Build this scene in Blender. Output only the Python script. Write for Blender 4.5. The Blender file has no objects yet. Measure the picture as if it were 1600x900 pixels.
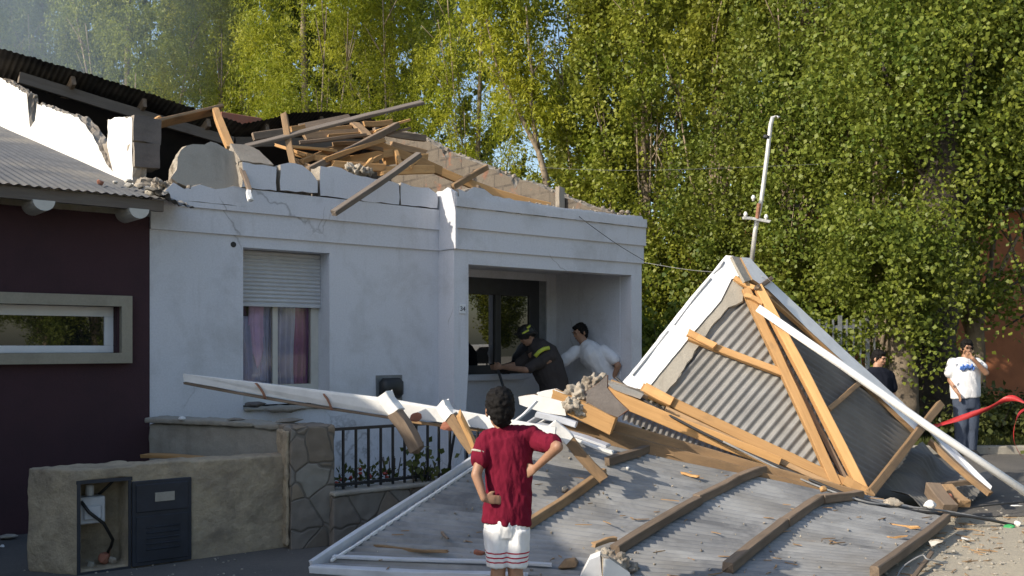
import bpy, bmesh, math, random
import numpy as np
from mathutils import Vector, Matrix, Euler, noise
R = math.radians
random.seed(7)
SC = bpy.context.scene
COL = SC.collection

# ------------------------------------------------------------------ camera, light, exposure
F = 1500.0; HOR = 540.0; CAMZ = 1.6
cam_d = bpy.data.cameras.new("camera"); cam = bpy.data.objects.new("camera", cam_d); COL.objects.link(cam)
cam.location = (0, 0, CAMZ); cam.rotation_euler = (R(90), 0, 0)
cam_d.sensor_width = 36; cam_d.lens = F/1600*36; cam_d.shift_y = (HOR-450)/1600
cam_d.clip_start = 0.1; cam_d.clip_end = 2000
SC.camera = cam

SUN_EL = R(29)
SXY = Vector((-0.885, -0.466)).normalized()
SUN = Vector((SXY.x*math.cos(SUN_EL), SXY.y*math.cos(SUN_EL), math.sin(SUN_EL)))
world = bpy.data.worlds.new("World"); SC.world = world; world.use_nodes = True
nt = world.node_tree; bg = nt.nodes["Background"]
sky = nt.nodes.new("ShaderNodeTexSky"); sky.sky_type = 'NISHITA'; sky.sun_disc = False
sky.sun_elevation = SUN_EL; sky.sun_rotation = math.atan2(SXY.x, SXY.y)
sky.air_density = 1.2; sky.dust_density = 2.0; sky.ozone_density = 2.0
nt.links.new(sky.outputs[0], bg.inputs[0]); bg.inputs[1].default_value = 0.15
sl = bpy.data.lights.new("sun", 'SUN'); sl.energy = 3.7; sl.angle = R(0.6); sl.color = (1.0, 0.90, 0.74)
so = bpy.data.objects.new("sun", sl); COL.objects.link(so); so.location = (-20, -10, 20)
so.rotation_euler = SUN.to_track_quat('Z', 'Y').to_euler()
SC.view_settings.view_transform = 'Standard'; SC.view_settings.look = 'None'
SC.view_settings.exposure = 0.60; SC.view_settings.gamma = 1
SC.cycles.max_bounces = 6; SC.cycles.diffuse_bounces = 3; SC.cycles.glossy_bounces = 3
SC.cycles.transmission_bounces = 4; SC.cycles.volume_bounces = 0; SC.cycles.transparent_max_bounces = 8
SC.cycles.use_denoising = True
SC.cycles.volume_step_rate = 4

# ------------------------------------------------------------------ materials
MATS = {}
def newmat(name):
    m = bpy.data.materials.new(name); m.use_nodes = True
    b = m.node_tree.nodes["Principled BSDF"]; MATS[name] = m
    return m, m.node_tree, b
def N(t, typ, **kw):
    n = t.nodes.new(typ)
    for k, v in kw.items():
        if k.startswith('i_'): n.inputs[k[2:].replace('_', ' ')].default_value = v
        else: setattr(n, k, v)
    return n
def mix(t, f, a, b, mode='MIX'):
    n = t.nodes.new("ShaderNodeMix"); n.data_type = 'RGBA'; n.blend_type = mode
    for s, v in ((n.inputs[0], f), (n.inputs[6], a), (n.inputs[7], b)):
        if hasattr(v, 'is_linked') or hasattr(v, 'links'): t.links.new(v, s)
        else: s.default_value = v if not isinstance(v, tuple) else (*v[:3], 1)
    return n.outputs[2]
def ramp(t, src, stops):
    n = t.nodes.new("ShaderNodeValToRGB"); t.links.new(src, n.inputs[0])
    e = n.color_ramp.elements
    while len(e) < len(stops): e.new(0.5)
    for k, (p, c) in enumerate(stops):
        e[k].position = p; e[k].color = (*c, 1) if isinstance(c, tuple) else (c, c, c, 1)
    return n.outputs[0]
def coord(t, scale=(1, 1, 1)):
    c = N(t, "ShaderNodeTexCoord"); mp = N(t, "ShaderNodeMapping"); mp.inputs['Scale'].default_value = scale
    t.links.new(c.outputs['Object'], mp.inputs[0]); return mp.outputs[0]
def noi(t, vec, scale, detail=5, rough=.6, dist=0):
    n = N(t, "ShaderNodeTexNoise"); t.links.new(vec, n.inputs['Vector'])
    n.inputs['Scale'].default_value = scale; n.inputs['Detail'].default_value = detail
    n.inputs['Roughness'].default_value = rough; n.inputs['Distortion'].default_value = dist
    return n.outputs[0]
def bump(t, b, h, strength=.4, dist=.01):
    n = N(t, "ShaderNodeBump"); n.inputs['Strength'].default_value = strength; n.inputs['Distance'].default_value = dist
    t.links.new(h, n.inputs['Height']); t.links.new(n.outputs[0], b.inputs['Normal']); return n

def plaster(name, base, dirt, rough=.9, fine=60, bs=.35, bd=.006, lo=.48, hi=.75, big=1.6, streak=True):
    m, t, b = newmat(name); v = coord(t)
    n1 = noi(t, v, big, 8, .65, .3); c = ramp(t, n1, [(lo, base), (hi, dirt)])
    if streak:
        v2 = coord(t, (6, 6, .7)); n2 = noi(t, v2, 1.2, 6, .7)
        c = mix(t, ramp(t, n2, [(.56, 0.0), (.8, .55)]), c, dirt)
    n3 = noi(t, v, fine, 4, .7)
    c = mix(t, .16, c, ramp(t, n3, [(.3, (0.1, .1, .1)), (.7, (1., 1., 1.))]), 'MULTIPLY')
    t.links.new(c, b.inputs['Base Color']); b.inputs['Roughness'].default_value = rough
    n4 = noi(t, v, fine*.35, 8, .75); bump(t, b, n4, bs, bd)
    return m
def flat(name, base, rough=.6, var=.25, scale=12, metal=0, bs=.15, spec=None):
    m, t, b = newmat(name); v = coord(t); n1 = noi(t, v, scale, 6, .65)
    d = tuple(x*(1-var) for x in base); l = tuple(min(1, x*(1+var)) for x in base)
    t.links.new(ramp(t, n1, [(.3, d), (.7, l)]), b.inputs['Base Color'])
    b.inputs['Roughness'].default_value = rough; b.inputs['Metallic'].default_value = metal
    if spec is not None: b.inputs['Specular IOR Level'].default_value = spec
    if bs: bump(t, b, noi(t, v, scale*6, 4), bs, .003)
    return m
def wood(name, a, c, rough=.8, dirt=(.09, .065, .045), dlo=.55, dhi=.8):
    m, t, b = newmat(name)
    v = coord(t, (1.2, 22, 22)); n1 = noi(t, v, 1.6, 8, .7, .6)
    col = ramp(t, n1, [(.25, a), (.75, c)])
    oi = N(t, "ShaderNodeObjectInfo")
    hs = N(t, "ShaderNodeHueSaturation"); t.links.new(col, hs.inputs['Color'])
    mr = N(t, "ShaderNodeMapRange"); t.links.new(oi.outputs['Random'], mr.inputs[0])
    mr.inputs[3].default_value = .68; mr.inputs[4].default_value = 1.2; t.links.new(mr.outputs[0], hs.inputs['Value'])
    v2 = coord(t, (1, 2.5, 2.5)); n2 = noi(t, v2, 2.3, 6, .7)
    col = mix(t, ramp(t, n2, [(dlo, 0.0), (dhi, .8)]), hs.outputs[0], dirt)
    v3 = coord(t); vo = N(t, "ShaderNodeTexVoronoi"); t.links.new(v3, vo.inputs['Vector']); vo.inputs['Scale'].default_value = 5.5
    col = mix(t, ramp(t, vo.outputs['Distance'], [(.035, 1.0), (.06, 0.0)]), col, (.06, .03, .015))
    t.links.new(col, b.inputs['Base Color']); b.inputs['Roughness'].default_value = rough
    bump(t, b, n1, .5, .004); return m
def metal_sheet(name, base, dark, rust=(.22, .11, .06), metal=.35, rough=.5, ra=.66, xs=(1, 1, 1)):
    m, t, b = newmat(name); v = coord(t, xs)
    n1 = noi(t, v, 2.2, 8, .65, .5); c = ramp(t, n1, [(.32, dark), (.62, base)])
    n2 = noi(t, v, 5, 8, .7); c = mix(t, ramp(t, n2, [(ra, 0.0), (ra+.1, .7)]), c, rust)
    n3 = noi(t, coord(t), 1.1, 4, .6); c = mix(t, ramp(t, n3, [(.45, 0.0), (.7, .6)]), c, (.19, .17, .14))
    t.links.new(c, b.inputs['Base Color']); b.inputs['Metallic'].default_value = metal
    t.links.new(ramp(t, n2, [(.3, rough), (.7, min(1, rough+.3))]), b.inputs['Roughness'])
    bump(t, b, n1, .25, .01); return m
def leafmat(name, a, c, trans=.35):
    m, t, b = newmat(name); g = N(t, "ShaderNodeNewGeometry")
    col = ramp(t, g.outputs['Random Per Island'], [(0, a), (1, c)])
    oi = N(t, "ShaderNodeObjectInfo"); hs = N(t, "ShaderNodeHueSaturation"); t.links.new(col, hs.inputs['Color'])
    mr = N(t, "ShaderNodeMapRange"); t.links.new(oi.outputs['Random'], mr.inputs[0])
    mr.inputs[3].default_value = .88; mr.inputs[4].default_value = 1.15; t.links.new(mr.outputs[0], hs.inputs['Value'])
    n1 = noi(t, coord(t), .9, 3, .6)
    cc = mix(t, ramp(t, n1, [(.35, 0.0), (.65, .55)]), hs.outputs[0], tuple(x*1.25 for x in (c[0]*1.15, c[1], c[2])))
    t.links.new(cc, b.inputs['Base Color']); b.inputs['Roughness'].default_value = .5
    b.inputs['Specular IOR Level'].default_value = .35
    tr = N(t, "ShaderNodeBsdfTranslucent"); t.links.new(cc, tr.inputs[0])
    ms = N(t, "ShaderNodeMixShader"); ms.inputs[0].default_value = trans
    out = t.nodes["Material Output"]
    t.links.new(b.outputs[0], ms.inputs[1]); t.links.new(tr.outputs[0], ms.inputs[2]); t.links.new(ms.outputs[0], out.inputs[0])
    return m
M = MATS
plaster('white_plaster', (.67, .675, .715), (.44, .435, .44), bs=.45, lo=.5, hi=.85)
# hairline cracks in the house paint
m = M['white_plaster']; t = m.node_tree; b = t.nodes['Principled BSDF']; src = b.inputs['Base Color'].links[0].from_socket
v = coord(t); nn = N(t, "ShaderNodeTexNoise"); t.links.new(v, nn.inputs['Vector']); nn.inputs['Scale'].default_value = 5; nn.inputs['Detail'].default_value = 6
vm = N(t, "ShaderNodeVectorMath", operation='MULTIPLY_ADD'); t.links.new(nn.outputs[1], vm.inputs[0]); vm.inputs[1].default_value = (.13, .13, .13); t.links.new(v, vm.inputs[2])
vo = N(t, "ShaderNodeTexVoronoi", feature='DISTANCE_TO_EDGE'); vo.inputs['Scale'].default_value = .9; t.links.new(vm.outputs[0], vo.inputs['Vector'])
ck = ramp(t, vo.outputs['Distance'], [(.002, 1.0), (.005, 0.0)]); mk_ = ramp(t, noi(t, v, .9, 3, .5), [(.55, 0.0), (.62, .6)])
mu = N(t, "ShaderNodeMath", operation='MULTIPLY'); t.links.new(ck, mu.inputs[0]); t.links.new(mk_, mu.inputs[1])
t.links.new(mix(t, mu.outputs[0], src, (.16, .15, .15)), b.inputs['Base Color'])
plaster('white_broken', (.76, .75, .73), (.66, .62, .54), bs=.15, bd=.004, lo=.5, hi=.8, streak=False)
plaster('rubble_white', (.62, .59, .54), (.38, .34, .28), bs=.6, lo=.42, hi=.62, streak=False)
plaster('cement', (.34, .30, .25), (.20, .165, .13), bs=.8, bd=.012, lo=.4, hi=.65, streak=False)
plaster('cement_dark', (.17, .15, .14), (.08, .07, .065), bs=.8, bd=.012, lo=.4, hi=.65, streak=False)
plaster('maroon_plaster', (.055, .024, .030), (.040, .019, .024), bs=.6, bd=.008, fine=90)
plaster('beige_trim', (.34, .305, .235), (.25, .22, .17), bs=.2)
plaster('tan_render', (.52, .42, .29), (.30, .245, .18), bs=1.0, bd=.03, lo=.42, hi=.66, fine=46, big=3.2)
plaster('terracotta', (.50, .19, .09), (.38, .14, .07), bs=.3)
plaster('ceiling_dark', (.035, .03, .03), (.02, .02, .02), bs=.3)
plaster('concrete', (.36, .33, .28), (.2, .18, .15), bs=.7, bd=.01)
plaster('bark_pale', (.34, .27, .19), (.14, .11, .08), bs=.9, bd=.02, fine=30, lo=.42, hi=.6)
plaster('bark_dark', (.07, .055, .045), (.03, .025, .02), bs=1, bd=.03, fine=25, lo=.42, hi=.6)
plaster('brick_red', (.36, .12, .07), (.25, .16, .12), bs=.8, bd=.012, lo=.4, hi=.7, streak=False)
wood('wood_fresh', (.58, .34, .14), (.42, .225, .085), dlo=.62, dhi=.95)
wood('wood_old', (.24, .175, .12), (.13, .095, .07), dlo=.5, dhi=.8)
wood('wood_grey', (.20, .165, .135), (.11, .09, .075))
wood('wood_mid', (.40, .25, .125), (.24, .15, .08), dlo=.5, dhi=.8)
metal_sheet('zinc', (.29, .285, .275), (.19, .185, .18), metal=.25, rough=.5, ra=.70)
metal_sheet('zinc_panel', (.32, .32, .32), (.13, .132, .138), metal=.2, rough=.5, ra=.66, xs=(.7, 1.6, 1))
metal_sheet('zinc_roof', (.095, .10, .11), (.07, .072, .078), metal=.1, rough=.75, ra=.7)
metal_sheet('zinc_dull', (.20, .195, .185), (.13, .125, .12), metal=.1, rough=.7, ra=.64)
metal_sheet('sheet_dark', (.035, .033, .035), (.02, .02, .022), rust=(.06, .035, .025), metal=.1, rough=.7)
flat('white_paint', (.74, .73, .71), .5, .10, 7)
flat('white_paint_clean', (.8, .8, .8), .45, .05, 7)
flat('white_grey_paint', (.52, .53, .56), .5, .14, 5)
flat('black_iron', (.02, .021, .024), .45, .3, 20)
flat('navy_door', (.017, .021, .032), .5, .3, 8)
flat('dark_frame', (.035, .037, .042), .4, .2, 8)
flat('black_plastic', (.018, .018, .018), .5, .3, 9)
flat('white_pvc', (.70, .71, .73), .35, .05, 8)
flat('cream_frame', (.55, .53, .48), .5, .08, 8)
flat('grey_metal', (.22, .23, .24), .5, .25, 8, metal=.4)
flat('pipe_metal', (.55, .54, .51), .4, .25, 14, metal=.3)
flat('rust_metal', (.26, .12, .07), .8, .4, 14)
flat('cable_black', (.03, .03, .032), .6, .2, 9)
flat('grey_cable', (.25, .25, .25), .6, .2, 9)
flat('red_tape', (.42, .03, .03), .4, .2, 5)
flat('skin', (.34, .185, .115), .55, .10, 9, bs=.05)
flat('skin_light', (.40, .22, .14), .55, .10, 9, bs=.05)
flat('hair_black', (.007, .006, .006), .75, .5, 60, bs=.8, spec=.2)
def cloth(name, base, var=.12, fs=14):
    m = flat(name, base, .95, var, 6, bs=0, spec=.15); t = m.node_tree; b = t.nodes["Principled BSDF"]
    bump(t, b, noi(t, coord(t, (1.4, 1.4, .6)), fs, 4, .5, 1.2), .35, .02); return m
cloth('shirt_maroon', (.15, .009, .026)); cloth('shirt_white', (.72, .72, .74)); cloth('shirt_navy', (.010, .012, .02))
cloth('shorts_cloth', (.78, .77, .77)); cloth('trousers_dark', (.035, .042, .055)); cloth('jeans', (.06, .075, .11))
cloth('bunker_coat', (.052, .044, .042)); cloth('khaki', (.26, .23, .15))
cloth('curtain_lilac', (.75, .55, .80)); cloth('curtain_blue', (.48, .49, .68)); cloth('curtain_plum', (.33, .10, .30))
cloth('curtain_dark', (.14, .09, .20))
flat('reflective_yellow', (.50, .55, .06), .5, .2, 30)
flat('sneaker', (.55, .53, .5), .7, .2, 20)
flat('green_plastic', (.05, .32, .10), .4, .3, 10)
flat('blue_print', (.10, .22, .62), .8, .35, 40)
flat('text_dark', (.03, .03, .06), .6, .1, 5)
flat('petal_red', (.42, .07, .05), .6, .3, 9)
plaster('foam', (.42, .37, .30), (.22, .18, .14), bs=1.0, bd=.012, fine=80, lo=.42, hi=.62, streak=False, big=8)
m, t, b = newmat('glass_dark'); b.inputs['Base Color'].default_value = (.008, .009, .011, 1); b.inputs['Roughness'].default_value = .015
b.inputs['IOR'].default_value = 2.1
m, t, b = newmat('car_paint'); b.inputs['Base Color'].default_value = (.62, .63, .65, 1); b.inputs['Roughness'].default_value = .3
# pane in front of the curtains: thin clear glass
m, t, b = newmat('glass_clear'); b.inputs['Base Color'].default_value = (.9, .92, .95, 1); b.inputs['Roughness'].default_value = .03
tp = N(t, "ShaderNodeBsdfTransparent"); gl = N(t, "ShaderNodeBsdfGlossy"); gl.inputs['Roughness'].default_value = .03
fr = N(t, "ShaderNodeFresnel"); fr.inputs[0].default_value = 1.5; ms = N(t, "ShaderNodeMixShader")
t.links.new(fr.outputs[0], ms.inputs[0]); t.links.new(tp.outputs[0], ms.inputs[1]); t.links.new(gl.outputs[0], ms.inputs[2])
t.links.new(ms.outputs[0], t.nodes["Material Output"].inputs[0])
# roller shutter: painted slats are modelled, plain colour here
flat('shutter_slat', (.50, .505, .52), .55, .07, 6)
# irregular flagstones with mortar joints
m, t, b = newmat('flagstone'); v = coord(t)
nn = N(t, "ShaderNodeTexNoise"); t.links.new(v, nn.inputs['Vector']); nn.inputs['Scale'].default_value = 3
vm = N(t, "ShaderNodeVectorMath", operation='MULTIPLY_ADD'); t.links.new(nn.outputs[1], vm.inputs[0])
vm.inputs[1].default_value = (.12, .12, .12); t.links.new(v, vm.inputs[2])
vo = N(t, "ShaderNodeTexVoronoi", feature='DISTANCE_TO_EDGE'); vo.inputs['Scale'].default_value = 4.3; t.links.new(vm.outputs[0], vo.inputs['Vector'])
vc = N(t, "ShaderNodeTexVoronoi"); vc.inputs['Scale'].default_value = 4.3; t.links.new(vm.outputs[0], vc.inputs['Vector'])
sep = N(t, "ShaderNodeSeparateColor"); t.links.new(vc.outputs['Color'], sep.inputs[0])
cc = ramp(t, sep.outputs[0], [(0, (.15, .125, .10)), (.35, (.27, .215, .155)), (.65, (.20, .175, .15)), (1, (.27, .25, .215))])
cc = mix(t, .5, cc, ramp(t, noi(t, v, 9, 8, .7), [(.3, (.5, .5, .5)), (.7, (1, 1, 1))]), 'MULTIPLY')
jm = ramp(t, vo.outputs['Distance'], [(.018, 1.0), (.032, 0.0)])
cc = mix(t, jm, cc, (.125, .11, .092)); t.links.new(cc, b.inputs['Base Color']); b.inputs['Roughness'].default_value = .85
hh = ramp(t, vo.outputs['Distance'], [(0, 0.0), (.05, 1.0)]); bump(t, b, hh, .7, .012)
# block wall seen from inside: grey blocks, cement smears, red brick patches
m, t, b = newmat('rough_blockwork'); v = coord(t)
sx = N(t, "ShaderNodeSeparateXYZ"); t.links.new(v, sx.inputs[0]); rot = N(t, "ShaderNodeCombineXYZ"); t.links.new(sx.outputs[1], rot.inputs[0]); t.links.new(sx.outputs[2], rot.inputs[1])
br = N(t, "ShaderNodeTexBrick"); t.links.new(rot.outputs[0], br.inputs['Vector'])
br.inputs['Scale'].default_value = 1; br.inputs['Brick Width'].default_value = .42; br.inputs['Row Height'].default_value = .21
br.inputs['Mortar Size'].default_value = .02; br.inputs['Color1'].default_value = (.135, .112, .088, 1); br.inputs['Color2'].default_value = (.11, .092, .073, 1)
br.inputs['Mortar'].default_value = (.072, .06, .05, 1); br.inputs['Mortar Smooth'].default_value = .4
cc = mix(t, ramp(t, noi(t, v, 3, 8, .7), [(.45, 0.0), (.62, .75)]), br.outputs[0], (.15, .125, .098))
cc = mix(t, ramp(t, noi(t, v, 4.2, 5, .6, .4), [(.60, 0.0), (.68, .8)]), cc, (.22, .10, .06))
t.links.new(cc, b.inputs['Base Color']); b.inputs['Roughness'].default_value = .95; bump(t, b, noi(t, v, 14, 8, .75), .9, .02)
# ground
m, t, b = newmat('street_dirt'); v = coord(t)
c1 = ramp(t, noi(t, v, .55, 8, .6, .5), [(.35, (.44, .385, .29)), (.65, (.35, .31, .245))])
c1 = mix(t, ramp(t, noi(t, v, 14, 8, .75), [(.5, 0.0), (.75, .6)]), c1, (.22, .19, .15))
vo = N(t, "ShaderNodeTexVoronoi"); vo.inputs['Scale'].default_value = 32; t.links.new(v, vo.inputs['Vector'])
c1 = mix(t, ramp(t, vo.outputs['Distance'], [(.12, .55), (.22, 0.0)]), c1, (.36, .32, .26))
t.links.new(c1, b.inputs['Base Color']); b.inputs['Roughness'].default_value = .95; bump(t, b, noi(t, v, 30, 8, .75), .7, .02)
m, t, b = newmat('pavement_old'); v = coord(t)
c1 = ramp(t, noi(t, v, 1.3, 8, .65, .3), [(.35, (.12, .11, .10)), (.65, (.085, .08, .075))])
c1 = mix(t, ramp(t, noi(t, v, 40, 4, .7), [(.5, 0.0), (.75, .5)]), c1, (.17, .155, .13))
t.links.new(c1, b.inputs['Base Color']); b.inputs['Roughness'].default_value = .9; bump(t, b, noi(t, v, 45, 6, .7), .6, .012)
leafmat('leaf_willow', (.21, .26, .02), (.37, .40, .04), .48)
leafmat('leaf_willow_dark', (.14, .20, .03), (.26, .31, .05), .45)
leafmat('leaf_poplar', (.06, .11, .014), (.18, .22, .032), .36)
leafmat('leaf_birch', (.105, .155, .018), (.25, .28, .036), .40)
leafmat('leaf_far', (.10, .14, .025), (.19, .22, .04), .4)
leafmat('leaf_grass', (.04, .06, .015), (.09, .11, .03), .3)

# ------------------------------------------------------------------ object helpers
RM = {}
def W(px, py, Z): return Vector(((px-800)/F*Z, Z, CAMZ+(HOR-py)/F*Z))
def thing(name, label, cat, loc=(0, 0, 0), rz=0, group=None, kind=None):
    o = bpy.data.objects.new(name, None); COL.objects.link(o); o.empty_display_size = .1
    o.location = loc; o.rotation_euler = (0, 0, rz)
    RM[o.name] = Matrix.Translation(Vector(loc)) @ Matrix.Rotation(rz, 4, 'Z')
    return tag(o, label, cat, group, kind)
def tag(o, label=None, cat=None, group=None, kind=None):
    if label: o['label'] = label
    if cat: o['category'] = cat
    if group: o['group'] = group
    if kind: o['kind'] = kind
    return o
def link(o, parent=None, Mx=None):
    """Mx: matrix in world space (or in the parent's own frame when local=True was used to build it)"""
    COL.objects.link(o)
    if Mx is not None: o.matrix_basis = Mx
    RM[o.name] = Mx.copy() if Mx is not None else Matrix.Identity(4)
    if parent is not None:
        o.parent = parent; o.matrix_parent_inverse = RM[parent.name].inverted()
    return o
def mk(name, verts, faces, mat, parent=None, Mx=None, smooth=False, mats=None, midx=None):
    me = bpy.data.meshes.new(name); me.from_pydata([tuple(v) for v in verts], [], faces)
    for mm in (mats or [mat]): me.materials.append(M[mm])
    if midx is not None:
        for p, i in zip(me.polygons, midx): p.material_index = i
    if smooth: me.polygons.foreach_set('use_smooth', [True]*len(me.polygons))
    me.update(); o = bpy.data.objects.new(name, me)
    return link(o, parent, Mx)
def frm(root):  # a mesh built in the root's own frame
    return RM[root.name].copy()
class MB:
    def __init__(s): s.v = []; s.f = []
    def add(s, vs, fs):
        k = len(s.v); s.v += [Vector(v) for v in vs]; s.f += [tuple(i+k for i in f) for f in fs]; return s
    def box(s, a, b):
        (x0, y0, z0), (x1, y1, z1) = a, b
        return s.add([(x0, y0, z0), (x1, y0, z0), (x1, y1, z0), (x0, y1, z0), (x0, y0, z1), (x1, y0, z1), (x1, y1, z1), (x0, y1, z1)],
                     [(0, 3, 2, 1), (4, 5, 6, 7), (0, 1, 5, 4), (1, 2, 6, 5), (2, 3, 7, 6), (3, 0, 4, 7)])
    def prism(s, poly, off):
        """closed polygon swept by off; wound either way, normals fixed at build"""
        n = len(poly); off = Vector(off); P = [Vector(p) for p in poly]
        return s.add(P+[p+off for p in P], [tuple(range(n-1, -1, -1)), tuple(range(n, 2*n))]+[(i, (i+1) % n, n+(i+1) % n, n+i) for i in range(n)])
    def tube(s, pts, r, n=8, r2=None, cap=True, rings=None):
        P = [Vector(p) for p in pts]; m = len(P); r2 = r if r2 is None else r2
        ref = Vector((0, 0, 1)) if abs((P[-1]-P[0]).normalized().z) < .9 else Vector((1, 0, 0))
        vs = []
        for i, p in enumerate(P):
            d = (P[min(i+1, m-1)]-P[max(i-1, 0)]).normalized(); x = d.cross(ref).normalized(); y = x.cross(d)
            rr = rings[i] if rings else r+(r2-r)*i/(m-1)
            for k in range(n):
                a = 2*math.pi*k/n; vs.append(p+(x*math.cos(a)+y*math.sin(a))*rr)
        fs = [(i*n+k, i*n+(k+1) % n, (i+1)*n+(k+1) % n, (i+1)*n+k) for i in range(m-1) for k in range(n)]
        if cap: fs += [tuple(range(n-1, -1, -1)), tuple((m-1)*n+k for k in range(n))]
        return s.add(vs, fs)
    def loft(s, pts, rad, side=(1, 0, 0), n=16):
        """rings with radii (a along side, b across), rounded caps"""
        P = [Vector(p) for p in pts]; m = len(P); side = Vector(side); vs = []
        for i, p in enumerate(P):
            d = (P[min(i+1, m-1)]-P[max(i-1, 0)]).normalized(); x = (side-d*side.dot(d)).normalized(); y = d.cross(x)
            a_, b_ = rad[i] if isinstance(rad[i], tuple) else (rad[i], rad[i])
            for k in range(n):
                a = 2*math.pi*k/n; vs.append(p+x*math.cos(a)*a_+y*math.sin(a)*b_)
        fs = [(i*n+k, i*n+(k+1) % n, (i+1)*n+(k+1) % n, (i+1)*n+k) for i in range(m-1) for k in range(n)]
        fs += [tuple(range(n-1, -1, -1)), tuple((m-1)*n+k for k in range(n))]
        return s.add(vs, fs)
    def ell(s, c, r, rot=None, n=14):
        c = Vector(c); r = (r, r, r) if not isinstance(r, tuple) else r; vs = []; fs = []
        q = Euler(rot).to_matrix() if rot else Matrix.Identity(3)
        for i in range(n+1):
            th = math.pi*i/n
            for k in range(n):
                a = 2*math.pi*k/n; vs.append(c+q @ Vector((r[0]*math.sin(th)*math.cos(a), r[1]*math.sin(th)*math.sin(a), r[2]*math.cos(th))))
        for i in range(n):
            for k in range(n): fs.append((i*n+k, (i+1)*n+k, (i+1)*n+(k+1) % n, i*n+(k+1) % n))
        return s.add(vs, fs)
    def cap(s, a, b, ra, rb, n=12):
        a = Vector(a); b = Vector(b); s.ell(a, ra, n=10); s.ell(b, rb, n=10)
        d = b-a; ref = Vector((0, 0, 1)) if abs(d.normalized().z) < .9 else Vector((1, 0, 0))
        return s.loft([a, a.lerp(b, .5), b], [ra, (ra+rb)/2, rb], side=ref.cross(d), n=n)
    def build(s, name, mat, parent=None, Mx=None, smooth=False, fix=True, bev=0, autos=False):
        o = mk(name, s.v, s.f, mat, parent, Mx, smooth)
        if fix or bev:
            bm = bmesh.new(); bm.from_mesh(o.data)
            if bev:
                bmesh.ops.bevel(bm, geom=bm.edges[:], offset=bev, segments=1, affect='EDGES', profile=.5)
            if fix: bmesh.ops.recalc_face_normals(bm, faces=bm.faces[:])
            bm.to_mesh(o.data); bm.free()
        if autos: o.data.shade_auto_smooth(use_auto_smooth=True, angle=R(40)) if hasattr(o.data, 'shade_auto_smooth') else None
        return o
def remesh(o, voxel, amp=0, scale=6, smooth_it=2, keep=None, aniso=(1, 1, 1)):
    """fuse the pieces into one continuous skin, then weather it"""
    md = o.modifiers.new("r", 'REMESH'); md.mode = 'VOXEL'; md.voxel_size = voxel; md.use_smooth_shade = True
    if smooth_it:
        ms_ = o.modifiers.new("s", 'SMOOTH'); ms_.iterations = smooth_it; ms_.factor = .5
    bpy.context.view_layer.update()
    ev = o.evaluated_get(bpy.context.evaluated_depsgraph_get())
    me = bpy.data.meshes.new_from_object(ev); mts = list(o.data.materials); o.modifiers.clear()
    old = o.data; o.data = me
    me.materials.clear()
    for mm in mts: me.materials.append(mm)
    if amp:
        n = len(me.vertices); co = np.empty(n*3); me.vertices.foreach_get('co', co); no = np.empty(n*3); me.vertices.foreach_get('normal', no)
        co = co.reshape(-1, 3); no = no.reshape(-1, 3)
        for i in range(n):
            p = Vector((co[i, 0]*scale*aniso[0], co[i, 1]*scale*aniso[1], co[i, 2]*scale*aniso[2]))
            co[i] += no[i]*amp*(noise.noise(p)+.5*noise.noise(p*2.7))
        me.vertices.foreach_set('co', co.ravel()); me.update()
    me.polygons.foreach_set('use_smooth', [True]*len(me.polygons))
    return o
def beam(name, p0, p1, w, h, mat, parent=None, roll=0, warp=.008, jag=.010, seed=None, bend=0, up=None):
    """sawn timber from p0 to p1, local x along the grain, w across, h high"""
    rnd = random.Random(seed if seed is not None else hash((round(p0[0], 3), round(p1[2], 3), w)))
    p0 = Vector(p0); p1 = Vector(p1); L = (p1-p0).length; x = (p1-p0)/L
    up = Vector(up) if up else (Vector((0, 0, 1)) if abs(x.z) < .92 else Vector((0, -1, 0)))
    y = up.cross(x).normalized(); z = x.cross(y)
    q = Matrix.Rotation(roll, 3, x); y = q @ y; z = q @ z
    Mx = Matrix((( x.x, y.x, z.x, p0.x), (x.y, y.y, z.y, p0.y), (x.z, y.z, z.z, p0.z), (0, 0, 0, 1)))
    c = min(.006, w*.15, h*.15); a = w/2; b_ = h/2
    sec = [(-a+c, -b_), (a-c, -b_), (a, -b_+c), (a, b_-c), (a-c, b_), (-a+c, b_), (-a, b_-c), (-a, -b_+c)]
    n = max(3, int(L/.22)); vs = []; ph = rnd.random()*6
    for i in range(n+1):
        f = i/n; wy = warp*math.sin(f*3.1+ph); wz = warp*math.sin(f*4.3+ph*2)+bend*math.sin(math.pi*f)
        for (sy, sz) in sec:
            jx = rnd.uniform(-jag, jag) if i in (0, n) else 0
            vs.append((f*L+jx, sy+wy+rnd.uniform(-.0025, .0025), sz+wz+rnd.uniform(-.0025, .0025)))
    fs = [(i*8+k, i*8+(k+1) % 8, (i+1)*8+(k+1) % 8, (i+1)*8+k) for i in range(n) for k in range(8)]
    for base, rev, xe in ((0, True, -jag*.4), (n*8, False, L+jag*.4)):
        cidx = len(vs); vs.append((xe, 0, vs[base][2]+b_))
        for k in range(8):
            fs.append((cidx, base+(k+1) % 8, base+k) if rev else (cidx, base+k, base+(k+1) % 8))
    return mk(name, vs, fs, mat, parent, Mx)
def plank(label, p0, p1, w, h, mat, name='timber', group=None, cat='timber', **kw):
    return tag(beam(name, p0, p1, w, h, mat, **kw), label, cat, group)
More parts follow.
